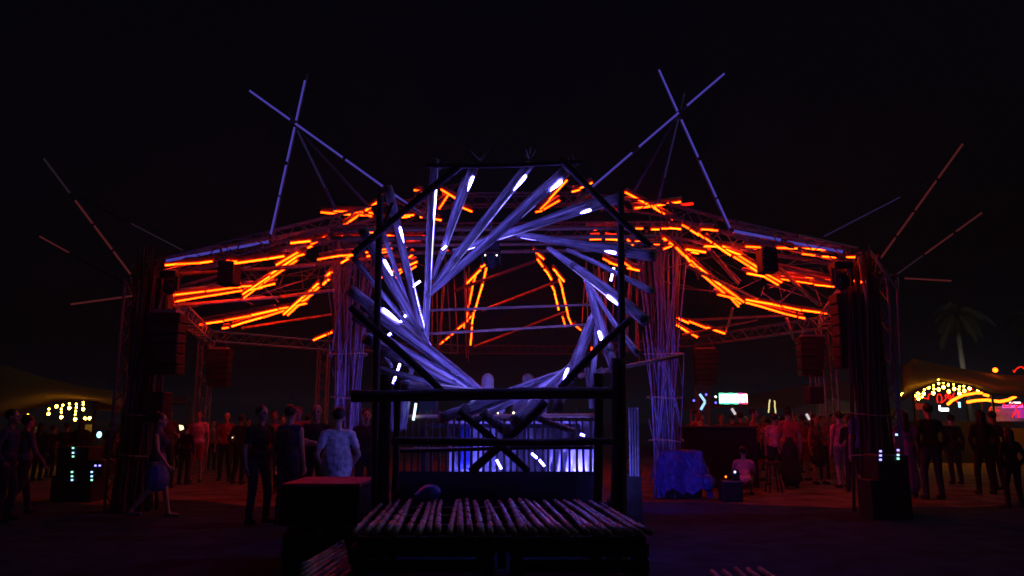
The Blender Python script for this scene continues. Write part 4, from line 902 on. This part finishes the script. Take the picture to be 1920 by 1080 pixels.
BODY = {}
def make_body(pose, sleeve, legs, female, near):
    key = (pose, sleeve, legs, female, near)
    if key in BODY: return BODY[key]
    caps = []; ells = []      # (a,b,r0,r1,tag) / (c,r,tag)
    sw = .165 if female else .185; hw = .10 if female else .09
    lean = 0.0; dz = 0.0
    if pose == 'crouch': dz = -.66
    pel = Vector((0, 0, .95 + dz)); che = Vector((0, -.02 if pose != 'crouch' else -.16, 1.28 + dz)); nk = che + Vector((0, .02, .16))
    if pose == 'lean': che.y = -.10; nk.y = -.10
    ells += [(pel, (.165, .118, .13), 'bottom'), (pel + Vector((0, 0, .06)), (.182, .138, .12), 'top'), ((pel + che) / 2 - Vector((0, 0, .02)), (.135 if female else .148, .105, .17), 'top'), (che, (.16 if female else .178, .12, .18), 'top')]
    if female: ells += [(che + Vector((s * .07, -.095, .0)), (.062, .055, .06), 'top') for s in (-1, 1)]
    caps.append((nk + Vector((-sw + .04, 0, -.02)), nk + Vector((sw - .04, 0, -.02)), .062, .062, 'top'))
    hd = nk + Vector((0, -.02, .215)); 
    if pose == 'lookdown': hd += Vector((0, -.05, -.02))
    caps.append((nk, hd + Vector((0, .01, -.07)), .055, .05, 'skin'))
    ells += [(hd + Vector((0, .012, .015)), (.077, .097, .102), 'skin'), (hd + Vector((0, -.028, -.035)), (.058, .068, .085), 'skin'), (hd + Vector((0, -.075, -.1)), (.028, .026, .022), 'skin')]
    caps.append((hd + Vector((0, -.094, .01)), hd + Vector((0, -.112, -.022)), .010, .014, 'skin'))
    for s in (-1, 1):
        ells += [(hd + Vector((s * .079, .012, -.01)), (.012, .02, .032), 'skin'), (hd + Vector((s * .031, -.084, .008)), (.012, .010, .007), 'eye')]
    ells.append((hd + Vector((0, -.096, -.062)), (.022, .01, .008), 'lip'))
    # arms
    for s in (-1, 1):
        sh = nk + Vector((s * sw, 0, -.04)); el = sh + Vector((s * .06, .03, -.29)); wr = el + Vector((s * .01, -.06, -.25))
        if pose == 'crossed': el = sh + Vector((s * .07, -.03, -.28)); wr = Vector((-s * .07, -.24, che.z - .1 + s * .025))
        elif pose == 'hold' and s == 1 or pose == 'holdboth': el = sh + Vector((s * .07, -.02, -.28)); wr = el + Vector((-s * .08, -.22, .08))
        elif pose == 'phone' and s == 1: el = sh + Vector((s * .08, -.14, -.20)); wr = el + Vector((-s * .07, -.16, .22))
        elif pose == 'armup' and s == -1: el = sh + Vector((s * .16, -.08, .12)); wr = el + Vector((s * .02, -.05, .26))
        elif pose == 'pocket': el = sh + Vector((s * .10, .06, -.27)); wr = el + Vector((-s * .10, -.08, -.19))
        elif pose == 'walk': el = sh + Vector((s * .06, .06 * s, -.28)); wr = el + Vector((0, -.10 + .08 * s, -.24))
        elif pose == 'crouch': el = sh + Vector((s * .05, -.16, -.22)); wr = el + Vector((-s * .05, -.2, -.05))
        elif pose == 'deck': el = sh + Vector((s * .08, -.06, -.27)); wr = el + Vector((-s * .03, -.24, .0))
        caps += [(sh, el, .047 if not female else .04, .037, 'skin'), (el, wr, .037, .026, 'skin')]
        if sleeve == 'short': caps.append((sh, sh.lerp(el, .55), .06, .056, 'top'))
        elif sleeve == 'long': caps += [(sh, el, .058, .048, 'top'), (el, el.lerp(wr, .93), .047, .037, 'top')]
        d = (wr - el).normalized(); inn = Vector((-s, -.2, 0)); nrm = (inn - d * inn.dot(d)).normalized(); acr = d.cross(nrm).normalized()
        if near:
            pc = wr + d * .05; caps += [(pc - acr * .02, pc + acr * .02, .022, .022, 'skin'), (wr, pc + d * .025, .024, .026, 'skin')]
            for k, (off, ln) in enumerate(((-.037, .062), (-.0125, .074), (.0125, .07), (.037, .054))):
                r0 = wr + d * .085 + acr * off; r1 = r0 + (d + nrm * .35).normalized() * ln * .55; r2 = r1 + (d + nrm * 1.0).normalized() * ln * .5
                caps += [(r0 - d * .02, r1, .0095, .009, 'skin'), (r1, r2, .009, .008, 'skin')]
            sd = acr if (acr.y < 0) else -acr
            th0 = wr + d * .025 + sd * .02; th1 = th0 + (d * .6 + sd * .7 + nrm * .25).normalized() * .045; th2 = th1 + (d * .95 + sd * .15 + nrm * .3).normalized() * .032
            caps += [(th0, th1, .013, .011, 'skin'), (th1, th2, .011, .009, 'skin')]
        else:
            caps += [(wr, wr + d * .09 + nrm * .01, .026, .03, 'skin'), (wr + d * .09, wr + d * .15 + nrm * .03, .022, .014, 'skin')]
    # legs
    for s in (-1, 1):
        hp = pel + Vector((s * hw, 0, -.03)); kn = Vector((s * .105, -.02, .5)); an = Vector((s * .11, .03, .09)); fd = Vector((s * .03, -1, 0)).normalized()
        if pose == 'walk': kn = Vector((s * .09, -.14 if s > 0 else .05, .51)); an = Vector((s * .09, -.22 if s > 0 else .34, .09 if s > 0 else .14))
        elif pose == 'crouch': hp = Vector((s * .1, .05, .29)); kn = Vector((s * .17, -.33, .5)); an = Vector((s * .15, -.12, .09))
        elif pose == 'wide': kn.x = s * .15; an.x = s * .2
        elif pose in ('hold', 'pocket', 'phone') and s == 1: kn += Vector((.02, -.07, 0)); an += Vector((.05, -.05, 0))
        if legs == 'long': caps += [(hp, kn, .094, .068, 'bottom'), (kn, an, .068, .055, 'bottom')]
        elif legs == 'shorts': caps += [(hp, kn, .085, .055, 'skin'), (hp, hp.lerp(kn, .78), .1, .085, 'bottom'), (kn, an, .055, .036, 'skin'), (kn.lerp(an, .3) + Vector((0, .02, 0)), kn.lerp(an, .35) + Vector((0, .02, 0)), .05, .045, 'skin')]
        else: caps += [(hp, kn, .082, .052, 'skin'), (kn, an, .052, .034, 'skin'), (kn.lerp(an, .3) + Vector((0, .018, 0)), kn.lerp(an, .35) + Vector((0, .018, 0)), .047, .043, 'skin')]
        hl = an + Vector((0, .035, -.045)); caps.append((hl, hl + fd * .19 + Vector((0, 0, -.008)), .045, .036, 'shoe')); caps.append((an, hl + fd * .05, .042, .042, 'shoe' if legs == 'long' else 'skin'))
    if legs == 'skirt' and not female: ells.append(((pel + che) / 2 - Vector((0, 0, .10)), (.215, .165, .36), 'top'))
    if legs == 'skirt':
        caps.append((pel + Vector((0, 0, .05)), pel + Vector((0, -.02, -.3)), .15, .215, 'bottom'))
    if legs == 'longskirt':
        caps.append((pel + Vector((0, 0, .05)), Vector((0, 0, .26)), .15, .23, 'bottom'))
    mb = MB()
    for a, b, r0, r1, _ in caps: cap(mb, a, b, r0, r1)
    for c, r, _ in ells: mb.ell(c, r, 14, 10)
    me = mb.mesh('body_source', M['black']); o = bpy.data.objects.new('body_source', me); C.objects.link(o)
    rm = o.modifiers.new('r', 'REMESH'); rm.mode = 'VOXEL'; rm.voxel_size = .0095 if near else .02; rm.use_smooth_shade = True
    smo = o.modifiers.new('s', 'SMOOTH'); smo.factor = .5; smo.iterations = 2 if near else 1
    dg = bpy.context.evaluated_depsgraph_get(); dg.update()
    nm = bpy.data.meshes.new_from_object(o.evaluated_get(dg)); nm.name = 'body'
    bpy.data.objects.remove(o); bpy.data.meshes.remove(me)
    n_ = len(nm.polygons); cen = np.empty(n_ * 3); nm.polygons.foreach_get('center', cen); cen = cen.reshape(-1, 3)
    best = np.full(n_, 1e9); ti = np.zeros(n_, int)
    bias = {'skin': .004, 'top': -.002, 'bottom': -.002, 'shoe': -.003, 'eye': -.004, 'lip': -.003}
    for a, b, r0, r1, tg in caps:
        a_, d_ = np.array(a), np.array(b - a); L2 = max(1e-9, float(d_ @ d_)); t = np.clip(((cen - a_) @ d_) / L2, 0, 1)
        dist = np.linalg.norm(cen - a_ - t[:, None] * d_, axis=1) - (r0 + (r1 - r0) * t) + bias[tg]
        w = dist < best; best[w] = dist[w]; ti[w] = SLOTS.index(tg)
    for c, r, tg in ells:
        q = (cen - np.array(c)) / np.array(r); k = np.linalg.norm(q, axis=1); dist = (k - 1) * min(r) * 1.1 + bias[tg]
        w = dist < best; best[w] = dist[w]; ti[w] = SLOTS.index(tg)
    if near:                 # folds in the clothes
        nv = len(nm.vertices); co = np.empty(nv * 3); nm.vertices.foreach_get('co', co); co = co.reshape(-1, 3)
        no_ = np.empty(nv * 3, dtype=np.float32); nm.vertex_normals.foreach_get('vector', no_); no_ = no_.reshape(-1, 3)
        ls = np.empty(n_, int); lt_ = np.empty(n_, int); nm.polygons.foreach_get('loop_start', ls); nm.polygons.foreach_get('loop_total', lt_)
        li = np.empty(len(nm.loops), int); nm.loops.foreach_get('vertex_index', li)
        ok = np.zeros(nv); ok[li[np.repeat(np.isin(ti, (1, 2)), lt_)]] = 1
        x_, y_, z_ = co.T; w_ = np.sin(z_ * 58 + x_ * 31 + 2.2 * np.sin(x_ * 17 + y_ * 13)) * .5 + np.sin(x_ * 43 - z_ * 27 + 3 * np.sin(z_ * 11)) * .5 + .5 * np.sin(y_ * 61 + z_ * 19)
        co = co + no_ * (w_ * ok * .0045)[:, None]; nm.vertices.foreach_set('co', co.astype(np.float32).ravel())
    nm.materials.clear()
    for s in SLOTS: nm.materials.append(M['black'])
    nm.polygons.foreach_set('material_index', ti.astype(np.int32)); nm.polygons.foreach_set('use_smooth', [True] * n_); nm.update()
    BODY[key] = (nm, hd.copy(), che.copy()); return BODY[key]
HAIR = {}
def make_hair(style, hd, key):
    k = (style, key)
    if k in HAIR: return HAIR[k]
    rg = random.Random(len(HAIR)); mb = MB()
    mb.ell(hd + Vector((0, .032, .035)), (.09, .1, .096), 18, 12, .035, rg)
    if style == 'long': cap(mb, hd + Vector((0, .07, .03)), hd + Vector((0, .10, -.26)), .078, .06, 12); cap(mb, hd + Vector((.06, .04, .02)), hd + Vector((.07, .06, -.2)), .035, .03); cap(mb, hd + Vector((-.06, .04, .02)), hd + Vector((-.07, .06, -.2)), .035, .03)
    if style == 'bun': mb.ell(hd + Vector((0, .09, .11)), (.05, .05, .05), 12, 8, .05, rg)
    if style == 'cap': mb.tube(hd + Vector((0, -.02, .055)), hd + Vector((0, -.15, .045)), .07, .05, 10)
    me = mb.mesh('hair', M['black']); me.polygons.foreach_set('use_smooth', [True] * len(me.polygons)); HAIR[k] = me; return me
npers = [0]
def person(label, u, Y, face=0, h=1.75, pose='stand', sleeve='short', legs='long', female=False, near=False, skin='fair', top='black', bottom='black', shoe='black', hair='dark', style='short', z=0.0, group='people on the field', bag=None):
    x = P(u, 800, Y).x if False else GX(u, Y) ; t = thing('person', label, 'person', (x, Y, z), group, R(face)); s = h / 1.765; t.scale = (s, s, s)
    me, hd, che = make_body(pose, sleeve, legs, female, near); o = bpy.data.objects.new('body', me); C.objects.link(o); o.parent = t
    for i, m in enumerate((SK[skin], CL[top], CL[bottom], CL[shoe], EYE, LIP)): o.material_slots[i].link = 'OBJECT'; o.material_slots[i].material = m
    if style:
        ho = bpy.data.objects.new('hair' if style != 'cap' else 'cap', make_hair(style, hd, (round(hd.y, 3), round(hd.z, 3)))); C.objects.link(ho); ho.parent = t
        ho.material_slots[0].link = 'OBJECT'; ho.material_slots[0].material = HR[hair] if style != 'cap' else CL[hair if hair in CL else 'black']
    if bag:
        mb = MB(); mb.box(che + Vector((0, .17, -.06)), (.27, .14, .4), bev=.04); b = bpy.data.objects.new('backpack', mb.mesh('backpack', CL[bag])); C.objects.link(b); b.parent = t
    npers[0] += 1; return t
# GX must follow the same lens: distance along the optical axis differs a little on the ground
def GX(u, Y): d = ray(u, 860); return d.x * Y / d.y

GF = 'standing friends left of the portal'
person('person in black with short dark hair turned right, leftmost friend by the road case', 486, 12.0, 55, 1.80, 'hold', 'short', 'long', near=True, top='black', bottom='denim', group=GF)
person('person with bare arms and dark backpack, back turned, between two friends in black', 541, 11.9, 165, 1.80, 'stand', 'none', 'long', near=True, top='navy', bottom='denim', bag='black', group=GF)
person('person in black with arms crossed facing the camera, near the violet-lit white shirt', 590, 12.4, 10, 1.82, 'crossed', 'short', 'long', near=True, skin='tan', top='black', bottom='black', style=None, group=GF)
person('person in a pale loose shirt, back turned, behind the red-topped road case', 632, 10.4, 200, 1.74, 'pocket', 'short', 'skirt', near=True, top='white', bottom='white', hair='dark', group=GF)
person('person in blue dress walking past the left tower', 295, 12.6, 100, 1.68, 'walk', 'none', 'skirt', True, True, skin='fair', top='navy', bottom='blue', shoe='grey', style='bun')
person('person in dark jacket at the left edge of the picture', 14, 12.2, 100, 1.74, 'pocket', 'long', 'long', near=True, top='navy', bottom='denim')
person('person with pale sleeves just inside the left edge', 44, 13.0, 150, 1.66, 'walk', 'long', 'long', near=False, top='grey', bottom='denim')
person('tall person in a blue shirt and dark shorts beside the right tower', 1626, 14.2, 170, 1.95, 'stand', 'short', 'shorts', near=True, top='blue', bottom='black', style='short')
# red-lit crowd, left
GL = 'crowd lit red left of the portal'
for a in (('person in a pink shirt standing under the left rear tower', 368, 19.5, 10, 1.80, 'stand', 'short', 'shorts', 'pink', 'red', 'short'),
          ('bald person in a red shirt right of the left rear tower', 421, 20, 5, 1.76, 'hold', 'short', 'long', 'red', 'black', None),
          ('dark-dressed person between the walking person and the pink shirt', 346, 19, 180, 1.46, 'stand', 'long', 'long', 'black', 'black', 'short'),
          ('person half hidden by the left tower, red-lit face', 309, 18, 30, 1.83, 'hold', 'short', 'long', 'brown', 'black', 'short'),
          ('person in black right of the bald red one', 448, 19, 170, 1.7, 'pocket', 'long', 'long', 'black', 'black', 'short'),
          ('red-lit person seen between the two leftmost friends', 510, 17, 20, 1.76, 'stand', 'short', 'long', 'red', 'black', 'short'),
          ('red-lit person with bare face behind the bare-armed friend', 556, 16, 10, 1.84, 'stand', 'short', 'long', 'red', 'black', 'short'),
          ('person with a pale face in the gap left of the portal', 685, 13.5, 15, 1.77, 'stand', 'long', 'long', 'black', 'black', 'short'),
          ('dark figure behind the left racks, leftmost of the heads there', 72, 20, 180, 1.48, 'stand', 'long', 'long', 'black', 'black', 'long'),
          ('dark figure behind the left racks, second head', 95, 21, 160, 1.42, 'stand', 'long', 'long', 'brown', 'black', 'short'),
          ('dark figure behind the left racks, third head under the bulbs', 120, 20, 200, 1.5, 'stand', 'short', 'long', 'black', 'black', 'short'),
          ('tall dark figure behind the left racks beside the notice board', 148, 19.5, 180, 1.58, 'hold', 'long', 'long', 'black', 'black', 'long'),
          ('person in cream under the left tent, between dark figures', 58, 23, 40, 1.4, 'stand', 'short', 'long', 'cream', 'grey', 'short'),
          ('red-lit person at the foot of the left tower', 258, 17, 30, 1.6, 'stand', 'short', 'shorts', 'red', 'black', 'short')):
    lab, u, Y, fc, h, po, sl, lg, tp, bt, sty = a
    person(lab, u, Y, fc, h, po, sl, lg, top=tp, bottom=bt, style=sty, skin=rnd.choice(['fair', 'tan']), group=GL)
for k, (u, Y, h) in enumerate(((204, 22, 1.5), (228, 21, 1.45), (288, 24, 1.5), (326, 25, 1.42), (396, 24, 1.55), (462, 23, 1.58), (526, 21, 1.66), (574, 20, 1.7))):
    person('%s figure from the left in the dim back row left of the portal' % ('first second third fourth fifth sixth seventh eighth'.split()[k]), u, Y, rnd.choice([0, 30, 170, 200]), h, rnd.choice(['stand', 'hold', 'phone', 'pocket']), 'short', rnd.choice(['long', 'shorts']), top=rnd.choice(['black', 'red', 'brown', 'grey']), bottom='black', skin=rnd.choice(['fair', 'tan']), group=GL)
# red-lit crowd, right
GR = 'crowd lit red right of the portal'
for a in (('person in pink leaning over the left end of the bar', 1303, 19.6, 40, 1.84, 'lean', 'short', 'long', 'pink', 'black', 'short', False),
          ('dark-haired person behind the bar below the bright sign', 1392, 21, 170, 1.78, 'phone', 'short', 'long', 'brown', 'black', 'short', False),
          ('person behind the middle of the bar with raised phone', 1355, 21.5, 10, 1.72, 'phone', 'short', 'long', 'grey', 'black', 'short', False),
          ('person in red at the right end of the bar', 1417, 20, 60, 1.85, 'hold', 'short', 'shorts', 'pink', 'black', 'short', False),
          ('broad person in a pale shirt, back turned, below the yellow strips', 1456, 18.5, 175, 1.72, 'wide', 'short', 'shorts', 'pink', 'black', 'short', False),
          ('tall person in a dark long skirt right of the pale shirt', 1482, 18, 160, 1.86, 'stand', 'short', 'longskirt', 'red', 'black', 'bun', True),
          ('person in red with lit phone in the middle of the crowd', 1508, 20, 200, 1.7, 'phone', 'short', 'shorts', 'red', 'red', 'short', False),
          ('person in dark dress right of the lit phone', 1533, 19, 20, 1.7, 'hold', 'none', 'skirt', 'brown', 'black', 'long', True),
          ('person in a pink shirt with bare legs left of the blue shirt', 1578, 18, 190, 1.76, 'stand', 'short', 'shorts', 'pink', 'grey', 'short', False),
          ('dark figure just left of the right tower', 1601, 17, 160, 1.7, 'hold', 'long', 'long', 'black', 'black', 'short', False),
          ('person in pale purple right of the right racks', 1700, 16, 170, 1.76, 'stand', 'short', 'longskirt', 'purple', 'purple', 'long', True),
          ('tall dark figure in front of the rope lights', 1748, 15.5, 180, 1.9, 'pocket', 'long', 'long', 'black', 'navy', 'short', False),
          ('dark figure among the group right of the tall one', 1790, 19, 180, 1.7, 'stand', 'long', 'long', 'black', 'black', 'short', False),
          ('broad dark figure below the long amber rope', 1846, 16.5, 175, 1.78, 'pocket', 'long', 'long', 'black', 'black', 'long', False),
          ('dark figure at the right of the broad one', 1868, 17.5, 190, 1.76, 'stand', 'long', 'long', 'brown', 'black', 'short', False),
          ('short dark figure near the right edge, lower than its neighbours', 1896, 14, 180, 1.42, 'pocket', 'long', 'long', 'black', 'black', 'long', False),
          ('red-lit person in the gap below the grey tent', 1556, 22, 10, 1.7, 'stand', 'short', 'shorts', 'red', 'black', 'short', False),
          ('person in red beyond the skirted one', 1495, 23, 10, 1.72, 'armup', 'short', 'long', 'red', 'black', 'short', False),
          ('crouching person behind the small amplifier', 1394, 16.2, 165, 1.6, 'crouch', 'short', 'shorts', 'pink', 'brown', 'short', False)):
    lab, u, Y, fc, h, po, sl, lg, tp, bt, sty, fm = a
    person(lab, u, Y, fc, h, po, sl, lg, fm, top=tp, bottom=bt, style=sty, skin=rnd.choice(['fair', 'tan', 'tan']), group=GR)
extra = ['pink', 'red', 'cream', 'brown', 'red', 'pink', 'grey', 'red', 'brown', 'pink']
for k, (u, Y, h) in enumerate(((1318, 23, 1.7), (1434, 24, 1.72), (1470, 22.5, 1.68), (1520, 24, 1.76), (1546, 20.5, 1.66), (1566, 24, 1.74), (1590, 22, 1.72), (1376, 25, 1.74), (1404, 23.5, 1.66), (1444, 21.5, 1.62))):
    person('%s figure from the left in the back row of the red crowd, %s top' % (('first second third fourth fifth sixth seventh eighth ninth tenth'.split()[[0, 4, 6, 7, 8, 9, 9, 1, 2, 5][k]]) if k != 9 else 'lower', extra[k]), u, Y, rnd.choice([0, 20, 170, 200]), h, rnd.choice(['stand', 'hold', 'armup', 'phone', 'stand']), 'short', rnd.choice(['long', 'shorts']), top=extra[k], bottom='black', skin=rnd.choice(['fair', 'tan']), group=GR)
# two at the booth
person('person with pale long hair bent over the booth, seen above the rail', 914, 11.1, 170, 1.74, 'deck', 'short', 'long', True, top='white', bottom='black', hair='blond', style='long', skin='fair', z=.5, group='people in the booth')
person('person with cap beside the pale-haired one at the booth', 991, 11.15, 160, 1.74, 'deck', 'short', 'long', top='grey', bottom='black', hair='cream', style='cap', skin='fair', z=.5, group='people in the booth')

# ------------------------------------------------------------------ haze
hz = MB().box((0, 310, 9.5), (1230, 820, 21.4)).build('haze', M['black']); hz['kind'] = 'stuff'
hm = bpy.data.materials.new('night_haze'); hm.use_nodes = True; nt = hm.node_tree; nt.nodes.clear()
vo = nt.nodes.new('ShaderNodeVolumePrincipled'); vo.inputs['Color'].default_value = (.8, .8, .85, 1); vo.inputs['Density'].default_value = .0016; vo.inputs['Anisotropy'].default_value = .3
oo = nt.nodes.new('ShaderNodeOutputMaterial'); nt.links.new(vo.outputs[0], oo.inputs['Volume']); hz.data.materials[0] = hm
